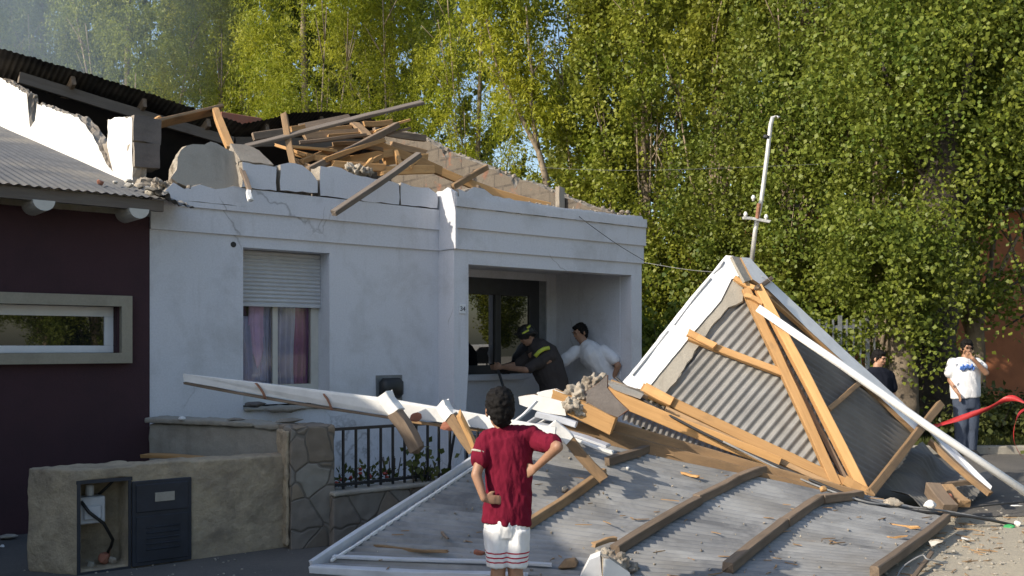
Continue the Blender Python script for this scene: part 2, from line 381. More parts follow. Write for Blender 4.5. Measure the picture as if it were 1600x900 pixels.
def corr(name, P, across_len, mat, parent=None, pitch=.076, amp=.0095, nseg=14, Mx=None, sn=8, jag0=0, jag1=0, dent=0, seed=1, flip=1):
    """corrugated sheet: P(s,t) maps s along the flutes (0..1), t across them (0..1)"""
    nw = max(2, round(across_len/pitch)); nt_ = nw*sn; vs = []; rnd = random.Random(seed)
    e0 = [rnd.uniform(0, jag0) for _ in range(nw+1)]; e1 = [rnd.uniform(0, jag1) for _ in range(nw+1)]
    for j in range(nt_+1):
        t = j/nt_; k = min(nw, int(j/sn))
        for i in range(nseg+1):
            s = i/nseg; s2 = e0[k]*(1-s)+s*(1-e1[k])
            p = P(s2, t); d = .004
            du = P(min(1, s2+d), t)-P(max(0, s2-d), t); dv = P(s2, min(1, t+d))-P(s2, max(0, t-d))
            nn_ = du.cross(dv).normalized()*flip
            o_ = amp*math.sin(2*math.pi*nw*t)
            if dent: o_ += dent*noise.noise(Vector((s*4+seed, t*5, seed*.3)))
            vs.append(p+nn_*o_)
    w = nseg+1
    fs = [(j*w+i, j*w+i+1, (j+1)*w+i+1, (j+1)*w+i) for j in range(nt_) for i in range(nseg)]
    return mk(name, vs, fs, mat, parent, Mx, smooth=True)
def corr_poly(name, poly, d, mat, parent=None, pitch=.076, amp=.0095, nseg=6, dent=.01, seed=1, Mx=None):
    """corrugated sheet cut to a flat convex outline, flutes along d"""
    P = [Vector(p) for p in poly]; nrm = (P[1]-P[0]).cross(P[2]-P[0]).normalized(); d = Vector(d); d = (d-nrm*d.dot(nrm)).normalized()
    a = nrm.cross(d); O = P[0]; q = [((p-O).dot(d), (p-O).dot(a)) for p in P]
    lo = min(y for _, y in q); hi = max(y for _, y in q); n = int((hi-lo)/pitch*8); vs = []; cols = []
    for j in range(n+1):
        y = lo+(hi-lo)*(j+.001)/(n+.002); xs = []
        for i in range(len(q)):
            (x0, y0), (x1, y1) = q[i], q[(i+1) % len(q)]
            if (y0-y)*(y1-y) < 0: xs.append(x0+(x1-x0)*(y-y0)/(y1-y0))
        if len(xs) < 2: continue
        x0, x1 = min(xs), max(xs); cols.append(len(vs))
        for i in range(nseg+1):
            x = x0+(x1-x0)*i/nseg
            o_ = amp*math.sin(2*math.pi*y/pitch)+dent*noise.noise(Vector((x*2+seed, y*2, seed)))
            vs.append(O+d*x+a*y+nrm*o_)
    fs = [(c0+i, c0+i+1, c1+i+1, c1+i) for c0, c1 in zip(cols, cols[1:]) for i in range(nseg)]
    return mk(name, vs, fs, mat, parent, Mx, smooth=True)
def lump(name, c, r, mat, parent=None, seed=1, n=26, flatz=1, mats=None):
    rnd = random.Random(seed); bm = bmesh.new(); r = (r, r, r*flatz) if not isinstance(r, tuple) else r
    for _ in range(n):
        v = Vector((rnd.gauss(0, 1), rnd.gauss(0, 1), rnd.gauss(0, 1))).normalized()
        bm.verts.new((v.x*r[0]*rnd.uniform(.75, 1.1), v.y*r[1]*rnd.uniform(.75, 1.1), v.z*r[2]*rnd.uniform(.75, 1.1)))
    g = bmesh.ops.convex_hull(bm, input=bm.verts[:])
    bmesh.ops.delete(bm, geom=[v for v in bm.verts if not v.link_faces], context='VERTS')
    bmesh.ops.bevel(bm, geom=bm.edges[:], offset=min(r)*.08, segments=1, affect='EDGES')
    me = bpy.data.meshes.new(name); bm.to_mesh(me); bm.free()
    for mm in (mats or [mat]): me.materials.append(M[mm])
    if mats:
        for p in me.polygons: p.material_index = 1 if p.normal.z < .1 else 0
    o = bpy.data.objects.new(name, me)
    Mx = Matrix.Translation(Vector(c)) @ Matrix.Rotation(rnd.uniform(0, 3), 4, 'Z')
    return link(o, parent, Mx)
def chunk(name, poly, off, front, core, parent=None, Mx=None, amp=.012, seed=0, cuts=4):
    """slab of broken masonry: painted where it faces -off or +off, rough core on the broken edges"""
    bm = bmesh.new(); P = [Vector(p) for p in poly]; off = Vector(off); n = len(P)
    # jag the outline
    rnd = random.Random(seed); Q = []
    for i in range(n):
        a_, b_ = P[i], P[(i+1) % n]; L = (b_-a_).length; k = max(1, int(L/.07)); Q.append(a_)
        for j in range(1, k): Q.append(a_.lerp(b_, j/k)+Vector((rnd.uniform(-1, 1), rnd.uniform(-1, 1), rnd.uniform(-1, 1)))*amp*math.sin(math.pi*j/k)**.5)
    nrm = off.normalized(); O = Q[0]; Q = [q-nrm*(q-O).dot(nrm) for q in Q]
    n = len(Q); m = 4; rings = []
    for r_ in range(m+1):
        rings.append([bm.verts.new(q+off*(r_/m)+(Vector((rnd.uniform(-1, 1), rnd.uniform(-1, 1), rnd.uniform(-1, 1)))*amp if 0 < r_ < m else Vector())) for q in Q])
    for r_ in range(m):
        for i in range(n):
            f = bm.faces.new((rings[r_][i], rings[r_][(i+1) % n], rings[r_+1][(i+1) % n], rings[r_+1][i])); f.material_index = 1
    # earcut-free capping: project to 2D and clip ears by hand
    ax = nrm.orthogonal().normalized(); ay = nrm.cross(ax); T2 = [((q-O).dot(ax), (q-O).dot(ay)) for q in Q]
    area = sum(T2[i][0]*T2[(i+1) % n][1]-T2[(i+1) % n][0]*T2[i][1] for i in range(n)); idx = list(range(n)) if area > 0 else list(range(n-1, -1, -1)); tris = []
    cr_ = lambda a, b, c: (b[0]-a[0])*(c[1]-a[1])-(b[1]-a[1])*(c[0]-a[0])
    k_ = 0; miss = 0
    while len(idx) > 3:
        L_ = len(idx)
        if miss == 0: rfx = [idx[i] for i in range(L_) if cr_(T2[idx[i-1]], T2[idx[i]], T2[idx[(i+1) % L_]]) <= 1e-9]
        k_ %= L_; a, b, c = idx[k_-1], idx[k_], idx[(k_+1) % L_]; A_, B_, C_ = T2[a], T2[b], T2[c]
        ok = cr_(A_, B_, C_) > 1e-9 and not any(cr_(A_, B_, T2[p]) >= 0 and cr_(B_, C_, T2[p]) >= 0 and cr_(C_, A_, T2[p]) >= 0 for p in rfx if p not in (a, b, c))
        if ok: tris.append((a, b, c)); idx.pop(k_); miss = 0; k_ += 1
        elif miss > L_: idx.pop(k_); miss = 0
        else: k_ += 1; miss += 1
    tris.append(tuple(idx))
    for (a, b, c) in tris:
        for rg in (rings[0], rings[m]):
            try: bm.faces.new((rg[a], rg[b], rg[c]))
            except ValueError: pass
    bmesh.ops.recalc_face_normals(bm, faces=bm.faces[:])
    me = bpy.data.meshes.new(name); bm.to_mesh(me); bm.free(); me.materials.append(M[front]); me.materials.append(M[core])
    return link(bpy.data.objects.new(name, me), parent, Mx)
def isect(px, O, d):
    """distance u along a ground line O+u*d seen at column px, and its depth"""
    q = (px-800)/F; u = (O[1]*q-O[0])/(d[0]-d[1]*q); return u, O[1]+u*d[1]

# ------------------------------------------------------------------ ground
def sheet(name, pts, mat, z, cuts=0):
    o = mk(name, [(x, y, z) for x, y in pts], [tuple(range(len(pts)))], mat); tag(o, kind='structure'); return o
sheet('ground', [(-300, -60), (300, -60), (300, 500), (-300, 500)], 'street_dirt', 0)
HX = Vector((.7727, .6348, 0)); HB = Vector((-.6348, .7727, 0)); HO = Vector((-3.32, 8.8, 0)); HANG = math.atan2(.6348, .7727)
def hp(u, y): p = HO+HX*u+HB*y; return (p.x, p.y)
# old asphalt pavement in front of the houses
sheet('pavement', [hp(-8, -.0), hp(-8, -3.0), hp(1.3, -3.0), hp(2.8, -1.6), hp(7.2, -1.35), hp(7.2, 0)], 'pavement_old', .004)
sheet('road', [(2.2, 8.9), (30, 9.6), (30, 14.1), (4.2, 14.1)], 'pavement_old', .006)
kb = MB(); kb.box((4.0, 14.12, -.05), (34, 14.30, .12)); tag(kb.build('kerb', 'concrete', bev=.015), kind='structure')
sheet('verge', [(-40, 14.3), (60, 14.3), (60, 60), (-40, 60)], 'street_dirt', .05)

# ------------------------------------------------------------------ the damaged white house (own frame: x along the front, y inwards)
H = thing('damaged_house', 'white painted house with its front roof torn off, a dark open attic behind broken parapets', 'house', tuple(HO), HANG)
Z3, Z2, Z1 = 2.67, 2.90, 3.13
def wall_cells(mb, xs, zs, y0, y1, hole):
    for i in range(len(xs)-1):
        for j in range(len(zs)-1):
            if not hole(i, j): mb.box((xs[i], y0, zs[j]), (xs[i+1], y1, zs[j+1]))
f = frm(H)
def hbuild(mb, name, mat, **kw): return mb.build(name, mat, H, f, **kw)
# front wall, left half
mb = MB(); wall_cells(mb, [0, .9, 1.844, 3.22], [0, .975, 2.56, Z3], 0, .29, lambda i, j: i == 1 and j == 1)
mb.box((0, -.025, Z3), (3.22, .2, Z2))
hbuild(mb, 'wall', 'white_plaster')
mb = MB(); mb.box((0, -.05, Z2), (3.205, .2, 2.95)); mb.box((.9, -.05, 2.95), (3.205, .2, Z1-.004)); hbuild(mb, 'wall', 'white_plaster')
P = [(0, 0, 2.951), (.899, 0, 2.951), (.899, 0, Z1), (.78, 0, Z1+.01), (.6, 0, 3.09), (.45, 0, 3.12), (.3, 0, 3.06), (.2, 0, 3.11), (.1, 0, 3.0), (0, 0, 2.96)]
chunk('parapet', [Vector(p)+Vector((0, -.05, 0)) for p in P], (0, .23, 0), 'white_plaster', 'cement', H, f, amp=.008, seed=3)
# front wall, right half, standing proud
mb = MB()
mb.prism([(3.22, -.3, 0), (3.36, -.3, 0), (3.36, -.3, .55), (3.42, -.3, 1.35), (3.42, -.3, 2.51), (3.22, -.3, 2.51)], (0, .3, 0))
mb.box((6.05, -.3, 0), (6.24, -.1, 2.51)); mb.box((3.22, -.3, 2.51), (6.24, -.1, Z3)); mb.box((3.22, -.1, 2.51), (3.42, -.0, Z3)); mb.box((3.21, -.1, Z3), (3.42, .0, 2.9))
mb.box((3.215, -.325, Z3), (6.255, -.1, Z2))
mb.box((3.42, -.3, 0), (6.05, -.1, .42))
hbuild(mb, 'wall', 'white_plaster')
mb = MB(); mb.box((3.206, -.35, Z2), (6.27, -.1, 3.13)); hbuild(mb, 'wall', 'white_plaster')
P = [(3.21, 0, 3.132), (6.268, 0, 3.132), (6.285, 0, 3.16), (6.24, 0, 3.2), (6.18, 0, 3.28), (5.7, 0, 3.26), (5.2, 0, 3.27), (4.9, 0, 3.26), (4.2, 0, 3.28), (3.72, 0, 3.30), (3.6, 0, 3.36), (3.45, 0, 3.37), (3.34, 0, 3.30), (3.24, 0, 3.33), (3.235, 0, 3.132)][1:]
chunk('parapet', [Vector(p)+Vector((0, -.36, 0)) for p in P], (0, .26, 0), 'white_plaster', 'cement', H, f, amp=.008, seed=4)
mb = MB(); mb.box((3.20, -.375, 3.134), (6.262, -.361, 3.24)); hbuild(mb, 'moulding', 'white_plaster')
mb = MB(); mb.prism([(3.202, -.352, Z3), (3.202, -.09, Z3), (3.202, .0, 2.9), (3.202, .0, 3.30), (3.202, -.2, 3.36), (3.202, -.352, 3.29)], (.03, 0, 0)); hbuild(mb, 'wall', 'white_plaster')
mb = MB(); mb.prism([(3.205, -.10, Z2), (3.205, 0.17, Z2), (3.205, .17, 3.22), (3.205, .0, 3.34), (3.205, -.1, 3.33)], (.2, 0, 0)); hbuild(mb, 'wall', 'white_plaster')
# porch recess
mb = MB(); mb.box((3.22, .2, 0), (3.42, 1.14, 2.75)); mb.box((6.04, -.1, 0), (6.24, 12, 2.75))
wall_cells(mb, [3.22, 4.2, 5.87, 6.04], [0, 1.22, 2.5, 2.75], 1.14, 1.34, lambda i, j: i == 1 and j == 1)
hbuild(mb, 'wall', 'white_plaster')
mb = MB(); mb.box((3.42, -.1, 2.6), (6.04, 1.14, 2.66)); hbuild(mb, 'ceiling', 'white_plaster')
mb = MB(); mb.box((3.42, -.1, 0), (6.04, 1.14, .42)); hbuild(mb, 'porch_floor', 'concrete')
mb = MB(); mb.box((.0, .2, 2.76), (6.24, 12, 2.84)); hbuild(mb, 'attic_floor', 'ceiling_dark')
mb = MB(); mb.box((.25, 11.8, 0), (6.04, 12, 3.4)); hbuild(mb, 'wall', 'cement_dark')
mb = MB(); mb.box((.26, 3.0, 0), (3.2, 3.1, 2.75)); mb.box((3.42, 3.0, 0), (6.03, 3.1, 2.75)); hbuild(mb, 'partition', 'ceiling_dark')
# left gable wall, sunlit, cracked
P = [(0, .2, 0), (0, .2, 3.0), (0, .46, 3.06), (0, .5, 3.42), (0, .5, 3.78), (0, .8, 3.84), (0, 1.24, 3.90), (0, 1.26, 3.62), (0, 1.08, 3.34), (0, 1.35, 3.50), (0, 1.75, 3.82), (0, 2.3, 4.12),
     (0, 2.9, 4.27), (0, 3.5, 4.45), (0, 4.1, 4.62), (0, 4.2, 4.42), (0, 4.45, 4.38), (0, 4.62, 4.84), (0, 5.3, 5.08), (0, 6.2, 5.40), (0, 12, 3.3), (0, 12, 0)]
chunk('gable_wall', P, (.13, 0, 0), 'white_broken', 'cement', H, f, amp=.015, seed=6)
mb = MB(); mb.box((.04, 1.05, 3.3), (.12, 1.5, 3.55)); mb.box((.05, 1.3, 3.5), (.11, 1.7, 3.72)); o = hbuild(mb, 'broken_blocks', 'cement'); remesh(o, .022, .02, 9)
# torn ends of the blocks at the broken front end of the gable
mb = MB(); mb.box((.0, .30, 3.05), (.26, .52, 3.13)); mb.box((.02, .36, 3.13), (.24, .54, 3.2)); o = hbuild(mb, 'mortar_rubble', 'foam'); remesh(o, .018, .03, 14)
# far gable wall, rough block face seen from inside
P = [(0, -.1, 2.76), (0, -.12, 3.28), (0, .2, 3.40), (0, .57, 3.52), (0, 1.0, 3.68), (0, 1.5, 3.90), (0, 1.92, 4.04), (0, 2.02, 3.92), (0, 2.15, 4.1), (0, 2.9, 4.42), (0, 3.68, 4.72), (0, 3.78, 4.62), (0, 3.9, 4.8), (0, 4.6, 5.14), (0, 5.0, 5.28), (0, 6.2, 5.40), (0, 12, 3.3), (0, 12, 2.76)]
chunk('gable_wall', [Vector(p)+Vector((6.02, 0, 0)) for p in P], (.22, 0, 0), 'rough_blockwork', 'cement', H, f, amp=.015, seed=8)
# the roof that is left: rear slope, its front edge sagging
RU = [(-.3, 5.63), (0, 5.63), (1.3, 5.46), (2.49, 5.25), (3.43, 5.10), (3.9, 5.26), (4.3, 5.43), (5.0, 5.55), (5.6, 5.6), (6.3, 5.46), (6.5, 5.42)]
def ridge(u): return float(np.interp(u, [a for a, _ in RU], [b for _, b in RU]))
def rear(s, t):
    u = -.15+6.5*t; y = 5.75+s*6.6; return Vector((u, y, ridge(u)+.06+(3.42-ridge(u))*min(1, s*1.02)))
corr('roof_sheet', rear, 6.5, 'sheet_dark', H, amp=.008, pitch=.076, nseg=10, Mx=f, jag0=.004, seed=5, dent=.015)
def pitem(name, a, b, w, h, mat, **kw):
    a = f @ Vector(a); b = f @ Vector(b); return beam(name, a, b, w, h, mat, parent=H, **kw)
for u in (.9, 1.9, 2.9, 3.9, 4.9, 5.7): pitem('rafter', (u, 5.85, ridge(u)-.07), (u, 11.8, 3.25), .06, .14, 'wood_old')
pitem('ridge_beam', (.2, 5.98, 5.38), (3.35, 5.98, 4.9), .07, .16, 'wood_grey'); pitem('ridge_beam', (3.4, 6.0, 4.9), (6.1, 6.05, 5.25), .07, .16, 'wood_grey')
# hanging dark ceiling lining under the rear roof
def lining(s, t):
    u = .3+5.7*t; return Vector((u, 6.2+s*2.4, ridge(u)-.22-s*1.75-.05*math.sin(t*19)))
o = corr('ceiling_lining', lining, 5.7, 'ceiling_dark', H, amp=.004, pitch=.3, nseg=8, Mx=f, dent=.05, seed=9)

# main window: shutter half down, curtains, cream frame, broken sill
def hpart(mb, name, mat, parent, **kw): return mb.build(name, mat, parent, f, **kw)
mb = MB(); a0, a1, b0, b1 = .9, 1.80, 1.0, 2.56
mb.box((a0, .24, b0), (a0+.05, .30, b1)); mb.box((a1-.04, .24, b0), (a1+.043, .30, b1)); mb.box((a0+.05, .24, 1.14), (a1-.04, .30, 1.2)); mb.box((1.33, .25, 1.2), (1.385, .295, 2.1))
win = hpart(mb, 'window', 'cream_frame', H)
mb = MB(); mb.box((a0+.05, .255, b0), (a1-.04, .28, 1.14)); hpart(mb, 'bottom_panel', 'white_pvc', win)
mb = MB(); mb.box((a0+.05, .262, 1.2), (1.33, .268, 2.1)); mb.box((1.385, .262, 1.2), (a1-.04, .268, 2.1)); hpart(mb, 'pane', 'glass_clear', win)
mb = MB(); z = 2.555
prof = [];
while z > 2.02: prof += [(.205, z), (.192, z-.012), (.190, z-.022), (.198, z-.034), (.205, z-.037)]; z -= .04
vs = [(x, y, zz) for (y, zz) in prof for x in (a0+.005, a1+.04)]; fs = [(2*i, 2*i+1, 2*i+3, 2*i+2) for i in range(len(prof)-1)]
k = len(vs); vs += [(x, y+.012, zz) for (y, zz) in prof for x in (a0+.005, a1+.04)]; fs += [(k+2*i+2, k+2*i+3, k+2*i+1, k+2*i) for i in range(len(prof)-1)]
mb.add(vs, fs); mb.box((a0+.005, .185, 1.995), (a1+.04, .215, 2.022)); mb.build('roller_shutter', 'shutter_slat', win, f, fix=False)
mb = MB(); mb.box((a0+.0, -.03, .955), (a1+.04, .24, .985)); o = hpart(mb, 'sill', 'concrete', win); remesh(o, .012, .012, 14)
def curtain(name, u0, u1, z0, z1, y, mat, folds, amp=.03, seed=0, tip=0):
    nx, nz = folds*8, 14; vs = []
    for i in range(nx+1):
        for j in range(nz+1):
            s = i/nx; t = j/nz; w_ = amp*(.5+.5*(1-t))
            vs.append((u0+(u1-u0)*s+.01*math.sin(t*6+seed), y+w_*math.sin(2*math.pi*folds*s+seed+.8*t)+.5*w_*math.sin(5.3*folds*s+t*2), z0+tip*(abs(s-.5)*2)*(1-t)+(z1-z0)*t))
    fs = [(i*(nz+1)+j, (i+1)*(nz+1)+j, (i+1)*(nz+1)+j+1, i*(nz+1)+j+1) for i in range(nx) for j in range(nz)]
    o = mk(name, vs, fs, mat, H, f, smooth=True); md = o.modifiers.new('t', 'SOLIDIFY'); md.thickness = .003; return o
def cthing(label, *a, **k):
    o = curtain('curtain', *a, **k); o.parent = None; o.matrix_parent_inverse = Matrix.Identity(4); return tag(o, label, 'curtain')
cthing('dark violet and blue curtain at the left side of the house window', .93, 1.19, 1.12, 2.2, .38, 'curtain_dark', 4, seed=1)
cthing('pale lilac curtain cloth hanging loose near the middle of the house window', 1.11, 1.27, 1.36, 2.2, .32, 'curtain_lilac', 2, seed=2, tip=.22, amp=.02)
cthing('pale blue grey curtain right of the lilac cloth in the house window', 1.25, 1.62, 1.12, 2.2, .35, 'curtain_blue', 6, seed=3)
cthing('crumpled blue grey net curtain low behind the left pane of the house window', .93, 1.3, 1.14, 1.9, .335, 'curtain_blue', 5, seed=6, amp=.022, tip=.1)
cthing('plum red curtain at the right side of the house window', 1.58, 1.78, 1.12, 2.2, .38, 'curtain_plum', 3, seed=4)
# balanced gas flue, sooted
mb = MB(); mb.box((2.43, -.13, 1.03), (2.70, 0.02, 1.25)); o = mb.build('flue_cowl', 'black_plastic', H, f, bev=.045)
for p in o.data.polygons: p.use_smooth = True
mb = MB(); mb.box((2.40, -.012, 1.00), (2.73, .0, 1.28)); mb.build('flue_plate', 'grey_metal', H, f)
mb = MB(); mb.tube([(.80, -.004, 2.58), (.80, .02, 2.58)], .028, 14); mb.build('vent_hole', 'black_plastic', H, f)
# porch window: dark frame, reflecting panes
mb = MB(); c0, c1, d0, d1 = 4.2, 5.87, 1.22, 2.5; yy0, yy1 = 1.17, 1.23
mb.box((c0, yy0, d0), (c0+.16, yy1, d1)); mb.box((c1-.3, yy0, d0), (c1-.12, yy1, d1)); mb.box((c0+.16, yy0, d1-.22), (c1-.3, yy1, d1)); mb.box((c0+.16, yy0, d0), (c1-.3, yy1, d0+.12)); mb.box((4.97, yy0, d0+.12), (5.07, yy1, d1-.22))
pw = hpart(mb, 'window', 'dark_frame', H, bev=.004)
mb = MB(); mb.box((c1-.12, yy0, d0), (c1, yy1, d1)); hpart(mb, 'door_jamb', 'grey_metal', pw)
mb = MB(); mb.box((c0+.155, 1.20, d0+.1), (4.98, 1.206, d1-.2)); hpart(mb, 'pane', 'glass_dark', pw)
mb = MB(); mb.prism([(5.04, 1.315, d0+.1), (5.585, 1.20, d0+.1), (5.585, 1.20, d1-.2), (5.04, 1.315, d1-.2)], (.001, .006, 0)); hpart(mb, 'pane', 'glass_dark', pw)
mb = MB(); mb.box((c0-.1, 1.06, d0-.08), (c1-.5, 1.17, d0-.01)); hpart(mb, 'sill', 'white_plaster', pw, bev=.005)
# house number
mb = MB(); mb.box((3.29, -.312, 1.955), (3.375, -.302, 2.06)); num = mb.build('house_number', 'white_pvc', H, f, bev=.002)
cu = bpy.data.curves.new('numeral', 'FONT'); cu.body = '34'; cu.size = .075; cu.extrude = .002; cu.align_x = 'CENTER'; cu.materials.append(M['text_dark'])
to = bpy.data.objects.new('numeral', cu); COL.objects.link(to); bpy.context.view_layer.update()
me = bpy.data.meshes.new_from_object(to.evaluated_get(bpy.context.evaluated_depsgraph_get())); bpy.data.objects.remove(to)
link(bpy.data.objects.new('numeral', me), num, f @ Matrix.Translation((3.332, -.3135, 1.985)) @ Matrix.Rotation(R(90), 4, 'X'))

# ------------------------------------------------------------------ neighbour's dark house (same frame direction)
NH = thing('neighbour_house', 'dark maroon house on the left with grey corrugated roof and beige framed window', 'house', tuple(HO), HANG)
f2 = frm(NH)
mb = MB(); wall_cells(mb, [-6, -1.9, -.29, -.002], [0, 1.53, 1.955, 2.78], 0, .2, lambda i, j: i == 1 and j == 1)
mb.box((-6, .2, 0), (-5.8, 10, 2.78)); mb.box((-5.8, 9.8, 0), (-.002, 10, 2.78))
mb.prism([(-6, .2, 2.7), (-6, 10, 2.7), (-6, 6.4, 4.6)], (.2, 0, 0)); mb.build('wall', 'maroon_plaster', NH, f2)
mb = MB(); o_, i_ = (-2.0, -.178, 1.443, 2.046), (-1.9, -.27, 1.535, 1.95)
mb.box((o_[0], -.07, o_[2]), (o_[1], .0, i_[2])); mb.box((o_[0], -.07, i_[3]), (o_[1], .0, o_[3])); mb.box((o_[0], -.07, i_[2]), (i_[0], .0, i_[3])); mb.box((i_[1], -.07, i_[2]), (o_[1], .0, i_[3]))
mb.box((i_[1], 0.001, i_[2]), (-.288, .16, i_[3])); nw_ = mb.build('window_surround', 'beige_trim', NH, f2)
mb = MB(); mb.box((-1.9, .10, 1.535), (-.29, .15, 1.60)); mb.box((-1.9, .10, 1.86), (-.29, .15, 1.95)); mb.box((-.37, .10, 1.60), (-.29, .15, 1.86)); mb.box((-1.9, .10, 1.60), (-1.83, .15, 1.86)); mb.build('window_frame', 'white_pvc', nw_, f2, bev=.004)
mb = MB(); mb.box((-1.84, .12, 1.59), (-.36, .13, 1.87)); mb.build('pane', 'glass_dark', nw_, f2)
def nroof(s, t):
    u = -6.2+6.24*t; y = -.42+s*6.7; return Vector((u, y, 2.90+.275*(y+.4)))
corr('roof_sheet', nroof, 6.3, 'zinc_roof', NH, nseg=12, Mx=f2, amp=.007, pitch=.076, dent=.006, jag0=.003)
def nroof2(s, t):
    u = -6.2+6.18*t; y = 6.25+s*4; return Vector((u, y, 4.72-.45*(y-6.25)))
corr('roof_sheet', nroof2, 6.3, 'zinc_dull', NH, nseg=4, Mx=f2)
mb = MB(); mb.box((-6.15, -.36, 2.79), (.0, -.31, 2.885)); mb.build('fascia', 'wood_grey', NH, f2)
for u, uu in ((-.99, 0), (-.225, 1), (-2.6, 2), (-3.8, 3), (-5.0, 4)):
    mb = MB(); n = 10; sec = [(u+.085*math.cos(-math.pi*k/n), 2.79-.085*math.sin(math.pi*k/n)) for k in range(n+1)]
    mb.prism([(x, -.40, zz) for x, zz in sec], (0, .395, 0)); mb.build('rafter_end', 'cream_frame', NH, f2)
# torn strip of roof sheet curled over the corner
def torn(s, t): return Vector((-.12+.35*t, -.5+s*.5, 2.96-.14*t+.1*s))
corr('roof_strip', torn, .38, 'zinc_dull', NH, nseg=5, Mx=f2, amp=.014, dent=.04, jag0=.1, jag1=.1)
def sp(u, y, z): return tuple(f @ Vector((u, y, z)))
def top(o): # detach keeps its place
    o.parent = None; o.matrix_parent_inverse = Matrix.Identity(4); return o

# ------------------------------------------------------------------ loose masonry on the parapets
def pchunk(label, u0, u1, zb0, zb1, zt0, zt1, y0, th, seed, tilt=0, name='parapet_block', front='white_plaster', extra=None):
    pts = [(u0, 0, zb0), (u1, 0, zb1), (u1, 0, zt1)]+[(x, 0, zz) for x, zz in (extra or [])]+[(u0, 0, zt0)]
    c = Vector(((u0+u1)/2, y0, min(zb0, zb1)))
    P_ = [Vector(p)-Vector((c.x, 0, c.z)) for p in pts]
    Mx = f @ Matrix.Translation(c) @ Matrix.Rotation(tilt, 4, 'X')
    o = chunk(name, P_, (0, th, 0), front, 'cement', None, Mx, amp=.010, seed=seed)
    return tag(o, label, 'masonry')
pchunk('long block of white parapet above the house window, cracked loose beneath', 1.71, 2.66, Z1+.008, Z1+.004, 3.44, 3.36, -.055, .2, 11, extra=[(2.5, 3.38), (2.1, 3.40), (1.95, 3.45)])
pchunk('white parapet block beside the bright pilaster, right end of the row', 2.69, 3.17, Z1+.006, Z1+.012, 3.38, 3.30, -.052, .2, 12, extra=[(3.05, 3.36), (2.9, 3.35)])
pchunk('rounded white parapet block with a dark crack at each side', 1.26, 1.67, Z1+.014, Z1+.03, 3.40, 3.28, -.07, .2, 13, extra=[(1.6, 3.36), (1.5, 3.42), (1.35, 3.43)])
pchunk('white parapet block with a sloping grey cement top behind the white tipped stick', .86, 1.22, Z1+.008, Z1+.006, 3.38, 3.37, -.065, .22, 14)
# its sloping cement cap, part of the same broken top course
o = chunk('coping_slab', [(-.18, 0, 0), (.17, 0, 0), (.10, 0, .24), (-.02, 0, .32), (-.18, 0, .30)], (0, .07, 0), 'cement', 'cement', None, f @ Matrix.Translation((1.04, -.02, 3.40)) @ Matrix.Rotation(R(-48), 4, 'X'), amp=.012, seed=15)
tag(o, 'grey cement slab leaning back on top of the parapet behind the white tipped stick', 'masonry')
o = chunk('wall_chunk', [(-.33, 0, .04), (-.12, 0, -.06), (.26, 0, -.05), (.36, 0, .12), (.34, 0, .45), (.08, 0, .52), (-.16, 0, .42), (-.26, 0, .2)], (0, .24, 0), 'concrete', 'foam', None, f @ Matrix.Translation((.52, -.02, 3.10)) @ Matrix.Rotation(R(-20), 4, 'X') @ Matrix.Rotation(R(4), 4, 'Y'), amp=.03, seed=16)
tag(o, 'big grey tilted wall chunk with crumbling buff edge at the left of the parapet', 'masonry')
bl = chunk('concrete_block', [(0, 0, 0), (.26, 0, 0), (.26, 0, .24), (0, 0, .245)], (0, .3, 0), 'cement_dark', 'cement', None, f @ Matrix.Translation((.005, .47, 3.56)) @ Matrix.Rotation(R(2), 4, 'Y'), amp=.008, seed=17)
tag(bl, 'dark grey hollow block, upper of two at the broken end of the sunlit gable', 'masonry')
bl = chunk('concrete_block', [(0, 0, 0), (.24, 0, 0), (.25, 0, .23), (0, 0, .23)], (0, .3, 0), 'cement_dark', 'cement', None, f @ Matrix.Translation((.01, .45, 3.31)) @ Matrix.Rotation(R(-2), 4, 'Y'), amp=.008, seed=18)
tag(bl, 'brownish grey hollow block, lower of two at the broken end of the sunlit gable', 'masonry')
o = lump('mortar_lump', f @ Vector((.16, .15, 3.04)), (.16, .14, .10), 'foam', seed=21); remesh(o, .012, .05, 22, 0); tag(o, 'pale crumbled mortar lump on the corner between the two houses', 'rubble')
o = lump('mortar_lump', f @ Vector((.0, -.20, 2.965)), (.14, .12, .05), 'concrete', seed=22); remesh(o, .012, .02, 18); tag(o, 'flat grey mortar lump lying on the torn roof edge above the house corner', 'rubble')
o = lump('brick_fragment', f @ Vector((-.42, .05, 3.06)), (.035, .03, .04), 'brick_red', seed=23); tag(o, 'small reddish fragment lying on the grey corrugated roof', 'rubble')
for k, (u, y, s) in enumerate(((-.28, .1, .03), (-.2, -.05, .045), (-.12, .22, .05))):
    o = lump('mortar_fragment', f @ Vector((u, y, 2.93+.275*(y+.4)+s*.4)), s, 'rubble_white', seed=30+k, flatz=.6)
    tag(o, ['smallest white mortar crumb on the corrugated roof, nearest the red fragment', 'white mortar crumb on the corrugated roof close to the eave', 'larger white mortar crumb on the corrugated roof against the gable wall'][k], 'rubble')
o = lump('plaster_clump', f @ Vector((2.22, .02, 3.46)), (.17, .1, .07), 'foam', seed=25, n=40); remesh(o, .008, .05, 22, 0); tag(o, 'ragged cream clump of insulation hanging over the parapet in the middle of the timber pile', 'rubble')
bl = chunk('upright_block', [(0, 0, 0), (.10, 0, 0), (.10, 0, .34), (0, 0, .36)], (0, .08, 0), 'concrete', 'cement', None, f @ Matrix.Translation((5.88, .9, 3.44)), amp=.006, seed=19)
tag(bl, 'short grey concrete post standing against the far gable wall', 'post')

